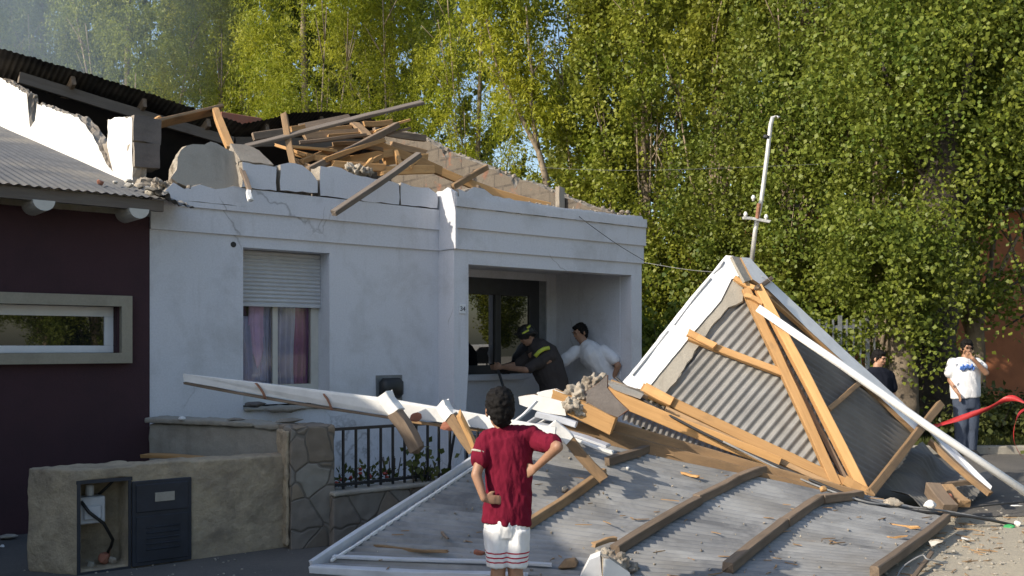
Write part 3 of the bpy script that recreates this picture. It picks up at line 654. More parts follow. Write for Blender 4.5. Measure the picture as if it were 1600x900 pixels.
# ------------------------------------------------------------------ timbers thrown onto the roof
def rp(label, a, b, w, h, mat, **kw):
    """a, b = (column, row, depth) of the two ends"""
    return plank(label, W(*a), W(*b), w, h, mat, **kw)
rp('long weathered board sticking up to the right out of the roof pile into the trees', (385, 228, 10.2), (660, 160, 11.2), .10, .035, 'wood_grey', roll=R(25))
rp('upright grey stick with a pointed tip at the left of the roof pile', (461, 268, 10.3), (443, 178, 10.5), .07, .04, 'wood_mid', jag=.03)
rp('thick grey beam lying diagonally across the roof pile', (482, 267, 10.3), (620, 196, 11.4), .09, .07, 'wood_old')
rp('weathered beam leaning out over the parapet with its lower end against the white wall', (521, 334, 9.5), (655, 241, 10.45), .075, .055, 'wood_grey', roll=R(15))
rp('thin light batten lying level in the left of the roof pile', (452, 228, 10.4), (526, 237, 10.8), .05, .03, 'wood_fresh')
rp('dark board lying behind the long weathered board on the roof', (470, 200, 11.6), (548, 184, 12.1), .13, .03, 'wood_old', roll=R(50))
rp('wide light board right under the long weathered board', (476, 214, 11.0), (566, 206, 11.6), .11, .04, 'wood_mid', roll=R(60))
rp('fresh rafter falling from the pile towards the long curved rafter', (575, 221, 11.2), (690, 268, 11.6), .05, .11, 'wood_fresh')
rp('orange beam lying level beneath the diagonal beam, right of the pile', (540, 250, 10.9), (612, 240, 11.3), .06, .09, 'wood_fresh')
rp('short orange beam end low in the pile behind the insulation clump', (543, 259, 10.7), (590, 258, 10.9), .08, .09, 'wood_fresh')
rp('short thick orange beam at the right bottom of the pile above the cracked parapet', (592, 266, 10.85), (676, 266, 11.3), .07, .10, 'wood_fresh')
rp('small tilted board standing near the top of the pile', (555, 192, 11.8), (574, 214, 11.4), .12, .04, 'wood_mid')
rp('level batten near the top right of the pile', (568, 194, 12.0), (612, 192, 12.2), .05, .07, 'wood_fresh')
rp('pale stick crossing low at the left end of the pile', (470, 252, 10.4), (520, 236, 10.9), .05, .06, 'wood_fresh')
rp('short brown offcut just left of the diagonal beam foot', (455, 250, 10.5), (488, 262, 10.4), .05, .06, 'wood_mid')
rp('grey brown lath crossing the middle of the pile from left to right', (468, 222, 10.9), (572, 212, 11.2), .05, .04, 'wood_old')
rp('stubby light block lying top left in the pile behind the upright stick', (454, 205, 11.4), (475, 200, 11.5), .10, .09, 'wood_fresh')
rp('short fresh stick leaning steeply at the right of the pile', (618, 238, 11.2), (627, 262, 11.0), .05, .07, 'wood_fresh')
rp('curved orange stick end poking out beside the insulation clump', (568, 262, 10.6), (596, 244, 10.9), .04, .05, 'wood_fresh')
rp('brown rafter stub lying beneath the diagonal beam in the dark attic', (500, 236, 11.0), (590, 226, 11.6), .05, .08, 'wood_mid')
rp('short orange beam lying at the bottom left of the pile behind the rounded block', (500, 262, 10.5), (545, 248, 10.9), .07, .08, 'wood_fresh')
rp('pale lath poking out high in the pile under the long weathered board', (500, 206, 11.3), (548, 197, 11.7), .04, .05, 'wood_fresh')
rp('narrow batten lying in the middle of the pile between two beams', (520, 226, 11.1), (575, 222, 11.4), .04, .045, 'wood_mid')
rp('warm brown stub lying crosswise at the pile centre', (556, 228, 11.0), (598, 234, 11.2), .06, .05, 'wood_mid')
rp('fresh offcut standing on end in the lower pile right of the insulation', (640, 262, 11.0), (652, 246, 11.2), .05, .05, 'wood_fresh')
rp('long slightly curved orange rafter running down along the far gable wall to the parapet', (662, 258, 11.7), (858, 322, 12.25), .07, .10, 'wood_fresh', bend=-.05)
rp('short brown brace crossing beneath the long curved rafter', (708, 291, 11.5), (760, 262, 12.2), .05, .07, 'wood_mid')
rp('dark broken lath leaning over the parapet below the long curved rafter', (746, 290, 11.6), (777, 318, 11.35), .025, .03, 'wood_old')
rp('wide orange brown plank propped high above the left broken blocks', (222, 201, 9.6), (341, 170, 11.0), .17, .035, 'wood_mid', roll=R(-35))
rp('narrow lath lying beside the wide propped plank at the left', (214, 200, 9.6), (250, 182, 10.0), .04, .025, 'wood_fresh')
rp('bright orange post leaning from the propped plank down to the tilted chunk', (336, 172, 10.8), (361, 232, 9.9), .085, .06, 'wood_fresh')
rp('thin white tipped stick hanging down over the parapet below the orange post', (364, 226, 9.8), (389, 300, 9.0), .045, .04, 'wood_old')
o = beam('painted_tip', W(389, 300, 9.0), W(392, 312, 8.93), .048, .043, 'white_paint'); 
par = [x for x in bpy.data.objects if x.get('label', '').startswith('thin white tipped stick')][0]; o.parent = par; RM[par.name] = par.matrix_basis.copy(); o.matrix_parent_inverse = par.matrix_basis.inverted()
rp('grey rafter lying level in the dark attic behind the tilted chunk', (395, 214, 12.5), (530, 196, 13.2), .05, .10, 'wood_old')
rp('dark rafter lying in the attic just under the raised roof edge', (585, 205, 14.0), (664, 216, 14.6), .06, .10, 'wood_old')
for lab_, a_, b_, w_, h_, m_ in (
 ('pale board lying flat in the upper pile between two dark rafters', (512, 214, 11.2), (600, 204, 11.8), .10, .04, 'wood_fresh'),
 ('short fresh lath poking left out of the pile above the pale stick', (432, 226, 10.7), (478, 244, 10.5), .05, .035, 'wood_fresh'),
 ('orange rafter end lying right of the upright stick', (462, 240, 10.6), (515, 250, 10.6), .06, .07, 'wood_fresh'),
 ('crooked orange batten crossing under the diagonal beam', (508, 250, 10.45), (600, 218, 11.0), .05, .05, 'wood_fresh'),
 ('light offcut leaning right on top of the thick orange beam end', (560, 268, 10.6), (582, 248, 10.7), .06, .04, 'wood_fresh'),
 ('narrow dark lath rising over the right half of the pile', (540, 232, 10.9), (640, 200, 11.5), .035, .03, 'wood_old'),
 ('level fresh joist showing behind the leaning weathered beam', (600, 252, 11.4), (668, 246, 11.9), .06, .09, 'wood_fresh'),
 ('brown joist lying in the shade at the right end of the attic', (612, 226, 12.4), (664, 240, 12.6), .06, .09, 'wood_mid'),
 ('short pale block sitting on the parapet left of the insulation clump', (505, 268, 10.25), (540, 270, 10.35), .07, .07, 'wood_mid'),
 ('splintered light stick lying on the parapet right of the insulation clump', (596, 272, 10.6), (640, 262, 10.8), .045, .04, 'wood_fresh'),
 ('fresh sawn joist lying low in front of the attic at the pile centre', (520, 258, 10.5), (600, 262, 10.75), .07, .08, 'wood_fresh'),
 ('pale crossed lath in the top of the pile beneath the board tip', (585, 205, 11.6), (640, 188, 12.0), .05, .03, 'wood_fresh')):
    rp(lab_, a_, b_, w_, h_, m_, jag=.03)
# bricks of a chimney behind the roof
mb = MB(); mb.box((3.42, 6.6, 4.0), (4.15, 7.1, 5.52)); o = mb.build('chimney', 'brick_red', H, f, bev=.01)
# sagging thin wires from the pilaster
def wire(name, label, pts, r, mat, cat='wire', sag=0, n=24, group=None):
    P_ = [Vector(p) for p in pts]; Q = []
    for i in range(len(P_)-1):
        p0 = P_[max(0, i-1)]; p1 = P_[i]; p2 = P_[i+1]; p3 = P_[min(len(P_)-1, i+2)]
        for k in range(n):
            t = k/n; Q.append(.5*((2*p1)+(p2-p0)*t+(2*p0-5*p1+4*p2-p3)*t*t+(3*p1-p0-3*p2+p3)*t**3)+Vector((0, 0, -sag*4*t*(1-t))))
    Q.append(P_[-1]); mb_ = MB(); mb_.tube(Q, r, 6); o = mb_.build(name, mat, smooth=True); return tag(o, label, cat, group)
wire('loose_wire', 'thin dark wire hanging down across the white parapet right of the curved rafter', [W(895, 330, 11.75), W(920, 350, 11.7), W(965, 382, 11.85), W(1008, 408, 11.9)], .004, 'cable_black')
wire('overhead_wire', 'thin grey overhead wire sagging from the far roof end towards the trees', [W(690, 244, 14.5), W(1010, 266, 15), W(1700, 235, 17)], .003, 'grey_cable')

# crumbs of mortar and block along every broken top edge
rnd = random.Random(31); cr = MB()
def crumb(u, y, z, r_):
    p = f @ Vector((u, y, z)); cr.ell(p, (r_, r_*rnd.uniform(.6, 1.3), r_*rnd.uniform(.5, .9)), rot=(rnd.random()*3, rnd.random()*3, rnd.random()*3), n=5)
for k in range(90): u = rnd.uniform(.1, 3.15); crumb(u, rnd.uniform(.18, .6), 2.86+rnd.uniform(0, .04), rnd.choice((.015, .03, .05)))
for k in range(70): u = rnd.uniform(.05, .9); crumb(u, rnd.uniform(-.03, .15), 3.10+rnd.uniform(-.02, .03), rnd.choice((.008, .015, .03)))
for k in range(80): u = rnd.uniform(3.3, 6.2); crumb(u, rnd.uniform(-.33, -.12), 3.275+rnd.uniform(-.01, .02), rnd.choice((.006, .012, .022)))
for k in range(60): y = rnd.uniform(-.1, 5); crumb(6.12+rnd.uniform(-.08, .08), y, float(np.interp(y, [0, .57, 1.92, 3.68, 5], [3.36, 3.53, 4.05, 4.73, 5.28])), rnd.choice((.012, .025, .035)))
for k in range(40): y = rnd.uniform(2.3, 6); crumb(rnd.uniform(.02, .1), y, float(np.interp(y, [2.3, 2.9, 4.1, 4.62, 6.2], [4.12, 4.27, 4.62, 4.84, 5.4])), rnd.choice((.01, .02, .03)))
tag(cr.build('masonry_crumbs', 'cement', fix=False), 'crumbs of mortar and block lying along the broken wall tops', 'rubble', kind='stuff')

# ------------------------------------------------------------------ front yard: low wall with meter niche, planter wall, stone pillar, railing
A = Vector((-3.024, 6.67, 0)); B = Vector((-1.77, 7.62, 0)); D = (B-A).normalized(); LW = (B-A).length
Ma = Matrix.Translation(A) @ Matrix.Rotation(math.atan2(D.y, D.x), 4, 'Z')
LWR = thing('meter_wall', 'low tan rendered wall with an open meter niche at its left end', 'wall', tuple(A), math.atan2(D.y, D.x))
mb = MB()
mb.prism([(-.25, .343, 0), (-.0, 0, 0), (.03, 0, 0), (.03, .36, 0), (-.2, .42, 0)], (0, 0, .735))
mb.box((.0, .0, .655), (.42, .36, .735)); mb.box((.0, .30, 0), (.42, .36, .70)); mb.box((.355, .0, 0), (.43, .36, .70)); mb.box((.0, .02, -.02), (.42, .34, .025))
mb.box((.40, .0, 0), (LW, .22, .74)); mb.box((.40, .0, .7), (LW*.5, .2, .748))
o = mb.build('wall_body', 'tan_render', LWR, Ma); remesh(o, .013, .012, 7)
mb = MB(); mb.box((.365, -.028, .012), (.79, -.006, .625)); 
mb.box((.39, -.038, .40), (.765, -.027, .60)); mb.box((.39, -.036, .04), (.765, -.027, .37))
for z in (.12, .16, .20, .24, .28): mb.box((.46, -.041, z), (.70, -.035, z+.014))
door = mb.build('meter_door', 'navy_door', LWR, Ma, bev=.004)
mb = MB(); mb.box((.52, -.046, .47), (.66, -.039, .535)); mb.build('door_plate', 'concrete', door, Ma)
mb = MB(); mb.box((-.005, -.012, .635), (.37, .0, .66)); mb.box((.0, -.012, .02), (.022, .0, .635)); mb.box((.343, -.012, .02), (.362, .0, .635)); mb.box((.0, -.012, .0), (.362, .0, .02)); mb.build('niche_frame', 'navy_door', LWR, Ma)
mb = MB(); mb.box((.04, .12, .33), (.22, .26, .52)); mb.box((.07, .10, .36), (.19, .12, .46)); mb.tube([(.13, .19, .52), (.13, .19, .6)], .03, 10)
mt = mb.build('gas_meter', 'white_grey_paint', LWR, Ma, bev=.008)
mb = MB(); mb.tube([(.05, .1, .50), (.10, .08, .42), (.2, .09, .33), (.27, .12, .2), (.28, .2, .14), (.25, .25, .05)], .012, 7); mb.tube([(.2, .22, .52), (.26, .2, .58), (.3, .2, .62)], .011, 7)
mb.build('meter_pipe', 'black_plastic', LWR, Ma, smooth=True)
for k, (x, y, z, r_) in enumerate(((.22, .15, .07, .05), (.27, .12, .05, .035), (.12, .12, .04, .03))):
    lump('dirt_clod', Ma @ Vector((x, y, z)), r_, ['brick_red', 'foam', 'concrete'][k], seed=60+k, parent=LWR)
# planter wall running back to the house corner
p0 = W(233, 660, 8.62); p1 = W(492, 660, 7.86); q0 = Vector((p0.x, p0.y, 0)); q1 = Vector((p1.x, p1.y, 0)); dd = (q1-q0).normalized(); nn = Vector((-dd.y, dd.x, 0)); Lp = (q1-q0).length
PW = thing('planter_wall', 'old cement wall with a flat cap between the house corner and the flagstone pillar', 'wall', tuple(q0), math.atan2(dd.y, dd.x))
mb = MB(); mb.box((0, 0, 0), (Lp, .2, .91)); o = mb.build('wall_body', 'concrete', PW, frm(PW)); remesh(o, .025, .012, 6)
mb = MB(); mb.box((-.02, -.04, .912), (Lp*.66, .24, .955)); mb.box((Lp*.67, -.03, .90), (Lp, .22, .945)); o = mb.build('cap_slab', 'concrete', PW, frm(PW)); remesh(o, .012, .008, 9)
# flagstone pillar and its low wall
PLo = Vector(((455-800)/F*7.5, 7.5, 0)); pa = R(30)
PL = thing('stone_pillar', 'flagstone clad gate pillar between the tan wall and the black railing', 'pillar', tuple(PLo), pa)
mb = MB(); mb.box((0, 0, 0), (.36, .34, .965)); o = mb.build('pillar_body', 'flagstone', PL, frm(PL)); remesh(o, .014, .010, 6)
mb = MB(); mb.box((-.03, .03, .03), (-.001, .3, .93)); o = mb.build('mortar_strip', 'tan_render', PL, frm(PL)); remesh(o, .012, .01, 12)
SWo = Vector(((519-800)/F*7.60, 7.60, 0)); SW = thing('stone_wall', 'low flagstone clad wall carrying the black railing', 'wall', tuple(SWo), HANG)
mb = MB(); mb.box((.01, 0, 0), (2.7, .22, .40)); o = mb.build('wall_body', 'flagstone', SW, frm(SW)); remesh(o, .016, .010, 6)
mb = MB(); mb.box((.01, -.02, .40), (2.7, .24, .435)); o = mb.build('cap_slab', 'concrete', SW, frm(SW)); remesh(o, .014, .008, 9)
RL = thing('railing', 'black iron railing of plain upright bars on the low flagstone wall', 'railing', tuple(SWo), HANG)
fr_ = frm(RL); k = 0
for z in (.925, .475):
    mb = MB(); mb.box((.02, .09, z-.012), (1.62, .12, z+.012)); mb.build('rail', 'black_iron', RL, fr_)
x = .04
while x < 1.6:
    mb = MB(); dx = .0 if k != 11 else .10
    mb.prism([(x-.008-dx, .095, .437), (x+.008-dx, .095, .437), (x+.008, .095, .914), (x-.008, .095, .914)], (0, .02, 0)); mb.build('bar', 'black_iron', RL, fr_); x += .118 if k != 10 else .07; k += 1

# small rubble on walls and yard
def rub(label, px, py, Z, r_, mat, seed, flatz=.7, name='rubble_piece', cat='rubble', rough=0):
    o = lump(name, W(px, py, Z), r_, mat, seed=seed, flatz=flatz)
    if rough: remesh(o, r_*.09 if isinstance(r_, float) else .01, rough, 14)
    return tag(o, label, cat)
rub('flat dark slate lying on the right end of the planter wall cap', 452, 657, 8.02, (.16, .09, .025), 'cement', 71)
rub('small white lump lying on the cap at the left end of the planter wall', 284, 654, 8.4, .035, 'white_broken', 72)
rub('thin grey chip on the planter wall cap under the window corner', 368, 655, 8.25, (.09, .06, .014), 'cement', 73)
rub('grey mortar slab lying on the window sill under the curtains', 445, 640, 9.55, (.26, .06, .03), 'cement', 74, rough=.012)
rub('dark slate chip at the left end of the window sill', 397, 632, 9.3, (.12, .06, .035), 'cement_dark', 75)
plank('yellowish plank lying behind the tan wall at the house corner', W(228, 712, 8.3), W(330, 716, 7.9), .12, .03, 'wood_fresh')
rub('white crumb on the pavement at the far left', 4, 853, 7.6, .02, 'white_broken', 76)
rub('pale stone on the bare pavement left of the meter wall', 12, 838, 7.9, (.08, .06, .02), 'concrete', 77)

# broken fascia board leaning across the yard
def pxprism(name, pts, off, mat, parent=None):
    mb_ = MB(); mb_.prism([W(*p) for p in pts], off); return mb_.build(name, mat, parent)
FB = thing('fascia_board', 'long narrow white painted roof board sticking out leftwards over the yard walls', 'board', tuple(W(600, 640, 7.5)))
pxprism('board', [(286, 584, 7.95), (405, 598, 7.83), (600, 622, 7.6), (690, 637, 7.5), (765, 650, 7.42), (868, 668, 7.3), (866, 686, 7.3), (765, 671, 7.42), (690, 660, 7.5), (620, 651, 7.58), (480, 629, 7.74), (287, 596, 7.95)], (.01, .03, .0), 'white_paint', FB)
beam('backing_batten', W(288, 599, 7.97), W(620, 655, 7.62), .05, .02, 'wood_old', parent=FB); beam('backing_batten', W(622, 654, 7.62), W(868, 690, 7.36), .04, .02, 'wood_mid', parent=FB)
for (x, y, Z) in ((407, 606, 7.8), (512, 624, 7.68)): beam('strap', W(x-6, y-8, Z-.015), W(x+8, y+16, Z-.015), .03, .012, 'rust_metal', parent=FB)
def tail(label, a, b, w, h, frac, mat='wood_mid', **kw):
    a = W(*a); b = W(*b); m_ = a.lerp(b, frac)
    o = beam('rafter_tail', m_, b, w, h, mat, jag=.015, **kw); tag(o, label, 'timber'); RM[o.name] = o.matrix_basis.copy()
    p = beam('painted_end', a, m_, w*1.04, h*1.04, 'white_paint', **kw); p.parent = o; p.matrix_parent_inverse = o.matrix_basis.inverted(); return o
tail('rafter stub with white end hanging over the left part of the railing', (602, 616, 7.38), (652, 703, 7.22), .085, .10, .34, 'wood_old')
tail('rafter stub with white end hanging over the right end of the railing', (690, 631, 7.3), (742, 702, 7.12), .075, .09, .3)
tail('rafter stub with white end lying on the sheet right of the boy', (864, 660, 7.5), (942, 748, 7.45), .07, .085, .33)
plank('split forked stick against the board just left of the boy', W(718, 648, 7.15), W(742, 705, 7.05), .045, .04, 'wood_fresh', jag=.04, bend=.02)
def tile(label, px, py, Z, r_, seed, rot=0): o = lump('tile_fragment', W(px, py, Z), (r_, .02, r_*.5), 'brick_red', seed=seed); o.matrix_basis = o.matrix_basis @ Matrix.Rotation(rot, 4, 'Y'); return tag(o, label, 'rubble')
tile('reddish brown splinter hanging under the white board above the railing end', 706, 665, 7.28, .10, 81, .15)
tile('brown splinter hanging under the white board beside the left rafter stub', 650, 652, 7.42, .08, 82, -.2)

# ------------------------------------------------------------------ the big roof panel lying upside down over the yard
FL, BL, BR, FR_ = W(505, 885, 6.4), W(850, 655, 8.56), W(1480, 806, 8.45), W(1345, 925, 6.05)
def PP(s, t):
    p = FL.lerp(FR_, s).lerp(BL.lerp(BR, s), t)
    return p+Vector((0, 0, .02*math.sin(s*5+1)*math.sin(t*4)-.02*t*(1-t)))
def pst(px, py):
    best = None; s = t = .5; rng = 1.2
    for it in range(12):
        c = []
        for i in range(-4, 5):
            for j in range(-4, 5):
                a_, b_ = s+rng*i/8, t+rng*j/8; p = PP(a_, b_); x = 800+F*p.x/p.y; y = HOR-F*(p.z-CAMZ)/p.y
                c.append(((x-px)**2+(y-py)**2, a_, b_))
        _, s, t = min(c); rng *= .5
    return s, t
def onp(px, py, lift=0): s, t = pst(px, py); return PP(s, t)+Vector((0, 0, lift))
PN = thing('roof_panel', 'large corrugated roof sheet lying upside down in front of the house with its wooden battens on top', 'roof panel', tuple(PP(.5, .3)))
corr('corrugated_sheet', PP, 2.95, 'zinc_panel', PN, amp=.014, pitch=.085, nseg=40, dent=.010, seed=4)
beam('edge_board', PP(-.015, -.01), PP(-.008, .62)+Vector((0, 0, .02)), .035, .09, 'white_grey_paint', parent=PN); beam('edge_board', PP(-.006, .625)+Vector((0, 0, .02)), PP(-.004, 1.0)+Vector((0, 0, .02)), .035, .09, 'white_grey_paint', parent=PN)
beam('edge_trim', PP(.012, .01)+Vector((0, 0, .03)), PP(.01, .99)+Vector((0, 0, .03)), .02, .02, 'white_paint', parent=PN)
beam('edge_board', PP(-.012, -.02)+Vector((0, 0, .01)), PP(.40, -.02)+Vector((0, 0, .01)), .08, .05, 'white_grey_paint', parent=PN)
beam('edge_trim', PP(.0, .035)+Vector((0, 0, .03)), PP(.42, .04)+Vector((0, 0, .03)), .05, .02, 'white_grey_paint', parent=PN)
for a_, b_, w_, mt_ in (((822, 832), (942, 748), .055, 'wood_mid'), ((948, 731), (1020, 705), .06, 'wood_old'), ((962, 868), (1090, 790), .07, 'wood_old'), ((1090, 790), (1150, 757), .07, 'wood_old'), ((1150, 757), (1196, 740), .07, 'wood_old'),
                   ((1137, 898), (1225, 824), .075, 'wood_old'), ((1225, 824), (1283, 789), .075, 'wood_old'), ((1283, 789), (1345, 779), .075, 'wood_old'), ((1368, 905), (1478, 818), .06, 'wood_old')):
    beam('batten', onp(*a_, .045), onp(*b_, .045), w_, .07, mt_, parent=PN)
def chip(label, px, py, r_, mat, seed, lift=.02, name='wood_chip', cat='splinter', L=None, ang=0):
    c = onp(px, py, lift)
    if L: d = Vector((math.cos(ang), math.sin(ang), 0))*L/2; return tag(beam(name, c-d, c+d, r_, r_*.6, mat, jag=.02), label, cat)
    return tag(lump(name, c, r_, mat, seed=seed), label, cat)
chip('pale wood splinter in the middle of the sheet under the tall hip piece', 1076, 745, .03, 'wood_fresh', 1, L=.2, ang=-.9)
chip('small pale wood block on the sheet right of the boy', 883, 769, .035, 'foam', 2)
chip('thin dark stick lying on the sheet left of the boy', 692, 838, .018, 'wood_old', 3, L=.3, ang=1.9)
chip('long thin lath lying on the sheet near its lower left edge', 640, 862, .03, 'wood_mid', 4, L=.55, ang=-.35)
chip('pale chip on the sheet between the last two battens, nearest the litter', 1415, 826, .03, 'wood_fresh', 5, L=.2, ang=-.3)
chip('second pale chip on the sheet between the last two battens, lower one', 1402, 843, .02, 'wood_fresh', 6, L=.14, ang=-.1)
chip('upright orange nail block at the top of the third long batten', 1286, 783, .035, 'wood_fresh', 7, lift=.1)
chip('brown brick scrap on the sheet beside the boy knee', 750, 868, (.05, .04, .03), 'brick_red', 8, cat='rubble', name='brick_fragment')
chip('small white crumb above the short upper batten of the sheet', 981, 735, .018, 'white_broken', 9, cat='rubble', name='mortar_fragment')
chip('little grey crumb lying on the sheet beside the boy waist', 828, 774, .014, 'cement', 10, cat='rubble', name='mortar_fragment')
rnd = random.Random(4)
cr = MB()
for k in range(420):
    s, t = rnd.random(), rnd.random()
    p = PP(s, t)+Vector((0, 0, .012)); r_ = rnd.choice((.0025, .003, .004, .006, .010)); cr.ell(p, (r_, r_*1.3, r_*.7), rot=(rnd.random()*3, 0, rnd.random()*3), n=4)
tag(cr.build('mortar_crumbs', 'foam', fix=False), 'fine pale mortar crumbs strewn over the sheet', 'rubble', kind='stuff')

# ------------------------------------------------------------------ timbers and torn eaves between panel and hip piece
rp('fat orange beam with a cleanly sawn end at the back of the sheet', (862, 622, 8.3), (960, 664, 8.15), .09, .16, 'wood_fresh', roll=R(8))
rp('long brown wall plate along the back edge of the sheet', (880, 662, 8.42), (1305, 782, 8.38), .08, .13, 'wood_mid')
rp('long orange brown beam lying on the wall plate up to the foot of the hip', (962, 668, 8.45), (1345, 776, 8.42), .07, .10, 'wood_mid')
rp('orange beam behind, from the torn plaster down beneath the hip', (938, 612, 9.0), (1215, 724, 8.8), .07, .13, 'wood_fresh')
rp('stained brown beam stub beside the dark torn sheet', (952, 604, 9.15), (1008, 628, 9.05), .07, .14, 'wood_mid')
def strip(s, t):
    a = W(985, 612, 9.5).lerp(W(1262, 732, 9.05), t); b = W(972, 655, 9.05).lerp(W(1238, 762, 8.72), t); return b.lerp(a, s)
tag(corr('corrugated_strip', strip, 2.2, 'zinc', amp=.011, nseg=6), 'narrow corrugated sheet edge showing between the beams and the hip piece', 'metal sheet')
EC = thing('eaves_corner', 'broken white eaves corner with torn plaster right of the boy head', 'debris', tuple(W(860, 640, 8.2)))
def ch(name, pts, off, fr1, co, parent, seed, amp=.01): return chunk(name, [W(*p) for p in pts], off, fr1, co, parent, None, amp=amp, seed=seed)
ch('white_board', [(810, 620, 8.3), (835, 616, 8.3), (880, 628, 8.2), (884, 650, 8.2), (850, 645, 8.25), (812, 632, 8.3)], (.02, .1, .0), 'white_paint', 'wood_mid', EC, 91, .004)
ch('white_board', [(838, 614, 8.28), (868, 608, 8.3), (882, 616, 8.2), (882, 632, 8.2), (846, 624, 8.25)], (.02, .12, .0), 'white_paint', 'white_broken', EC, 92, .006)
mb = MB(); mb.ell(W(905, 618, 8.3), (.13, .08, .09)); mb.ell(W(925, 602, 8.35), (.09, .07, .08)); mb.ell(W(938, 595, 8.4), (.05, .04, .06)); mb.ell(W(890, 632, 8.2), (.07, .05, .08)); mb.ell(W(905, 640, 8.22), (.08, .05, .07))
o = mb.build('torn_plaster', 'foam', EC); remesh(o, .009, .05, 17, 0)
ch('torn_sheet', [(915, 612, 8.22), (930, 603, 8.2), (954, 586, 8.2), (950, 606, 8.15), (962, 622, 8.1), (985, 640, 8.1), (966, 652, 8.1), (932, 640, 8.12), (914, 628, 8.2)], (.01, .02, .0), 'cement_dark', 'rust_metal', EC, 93, .006)
ch('plaster_skin', [(945, 596, 8.9), (975, 598, 9.0), (1005, 612, 9.0), (1000, 622, 9.0), (960, 612, 8.9)], (.0, .04, .02), 'white_broken', 'foam', EC, 94, .006)
rp('flat white soffit board lying on the sheet right of the boy shoulder', (842, 661, 8.0), (950, 697, 7.8), .16, .02, 'white_grey_paint', name='soffit_board')
rp('narrow white lath lying in front of the flat soffit board', (880, 682, 7.72), (958, 706, 7.6), .05, .025, 'white_paint', name='soffit_lath')
rp('thin white stick leaning up against the broken eaves corner', (806, 658, 7.9), (838, 628, 8.1), .022, .022, 'white_paint', name='white_stick')
rp('round ended white rail under the broken eaves corner', (838, 646, 8.05), (900, 664, 8.0), .075, .05, 'white_grey_paint', name='white_rail')
# white cornice corner at the bottom edge of the picture
CC = thing('cornice_corner', 'white two faced cornice corner with crumbling mortar at the front edge of the sheet', 'debris', tuple(W(940, 900, 6.15)))
ch('cornice_face', [(900, 915, 6.12), (922, 870, 6.2), (938, 866, 6.15), (941, 915, 6.05)], (.02, .16, 0), 'white_grey_paint', 'white_broken', CC, 95, .003)
ch('cornice_face', [(942, 915, 6.05), (939, 867, 6.15), (948, 867, 6.17), (975, 884, 6.25), (984, 915, 6.22)], (-.01, .14, 0), 'white_paint', 'foam', CC, 96, .004)
mb = MB(); mb.ell(W(966, 877, 6.33), (.07, .06, .05)); mb.ell(W(984, 893, 6.36), (.06, .05, .06)); mb.ell(W(948, 865, 6.4), (.06, .05, .03)); o = mb.build('mortar_crust', 'foam', CC); remesh(o, .008, .035, 24, 0)
chip('brown plaster slab lying left of the white cornice corner', 888, 886, (.12, .08, .04), 'wood_mid', 12, cat='rubble', name='plaster_slab')
chip('grey splintered lath right behind the white cornice corner', 945, 862, .05, 'wood_mid', 13, L=.22, ang=.7, lift=.07)

# ------------------------------------------------------------------ the hip piece standing on its corner
V1, V2, V3, V4 = W(1150, 400, 10.0), W(970, 600, 9.6), W(1355, 772, 8.7), W(1452, 672, 10.1)
class PLN:
    def __init__(s, a, b, c): s.o = a; s.n = (b-a).cross(c-a).normalized(); s.n = s.n if s.n.y < 0 else -s.n
    def p(s, px, py, lift=0):
        d = Vector(((px-800)/F, 1, (HOR-py)/F)); c = Vector((0, 0, CAMZ)); k = (s.o+s.n*lift-c).dot(s.n)/d.dot(s.n); return c+d*k
PA = PLN(V1, V2, V3); PB = PLN(V1, V3, V4)
HP = thing('roof_corner', 'tall pyramid shaped roof corner tipped on its side, white eaves and orange rafters showing', 'roof corner', tuple(V3))
corr_poly('corrugated_sheet', [PA.p(1150, 404), PA.p(1352, 766), PA.p(974, 602)], PA.p(1160, 545)-PA.p(1108, 605), 'zinc', HP, pitch=.082, amp=.015, dent=.004, seed=2)
corr_poly('corrugated_sheet', [PB.p(1152, 404), PB.p(1442, 668), PB.p(1408, 728), PB.p(1356, 768)], PB.p(1400, 702)-PB.p(1312, 648), 'zinc_dull', HP, pitch=.082, amp=.015, dent=.004, seed=3)
def band(name, pl, pts, l0, th, fr1, co, seed, amp=.004): return chunk(name, [pl.p(x, y, l0) for x, y in pts], -pl.n*th, fr1, co, HP, None, amp=amp, seed=seed)
band('soffit', PA, [(1134, 399), (1146, 400), (1158, 430), (1143, 436), (1126, 470), (1090, 512), (1050, 560), (1010, 610), (969, 602), (1010, 552), (1060, 488)], .06, .05, 'white_paint_clean', 'foam', 101)
for a_, b_ in (((1128, 405), (1112, 424)), ((1108, 432), (1050, 504)), ((1042, 514), (985, 582))):
    beam('soffit_bead', PA.p(a_[0]+3, a_[1]+4, .064), PA.p(b_[0]+3, b_[1]+4, .064), .014, .01, 'grey_metal', parent=HP, up=PA.n)
band('cement_edge', PA, [(1144, 432), (1163, 440), (1160, 470), (1138, 480), (1110, 512), (1092, 540), (1062, 585), (1040, 614), (1008, 612), (1050, 560), (1092, 511), (1126, 470)], .045, .04, 'concrete', 'foam', 102, .012)
hb = lambda nm, pl, a_, b_, w_, h_, mt_, l=.07, **kw: beam(nm, pl.p(*a_, l), pl.p(*b_, l), w_, h_, mt_, parent=HP, up=pl.n, **kw)
hb('rafter', PA, (1166, 452), (1306, 762), .085, .10, 'wood_fresh'); hb('rafter', PA, (1184, 450), (1350, 770), .085, .12, 'wood_fresh', l=.09)
hb('rafter_shadow_board', PA, (1176, 470), (1330, 766), .05, .05, 'wood_old', l=.02)
hb('wall_plate', PA, (1003, 608), (1345, 768), .10, .09, 'wood_fresh'); hb('wall_plate', PA, (1040, 640), (1300, 758), .05, .06, 'wood_mid', l=.12)
hb('nailing_block', PA, (1006, 606), (1050, 628), .10, .06, 'wood_fresh', l=.13)
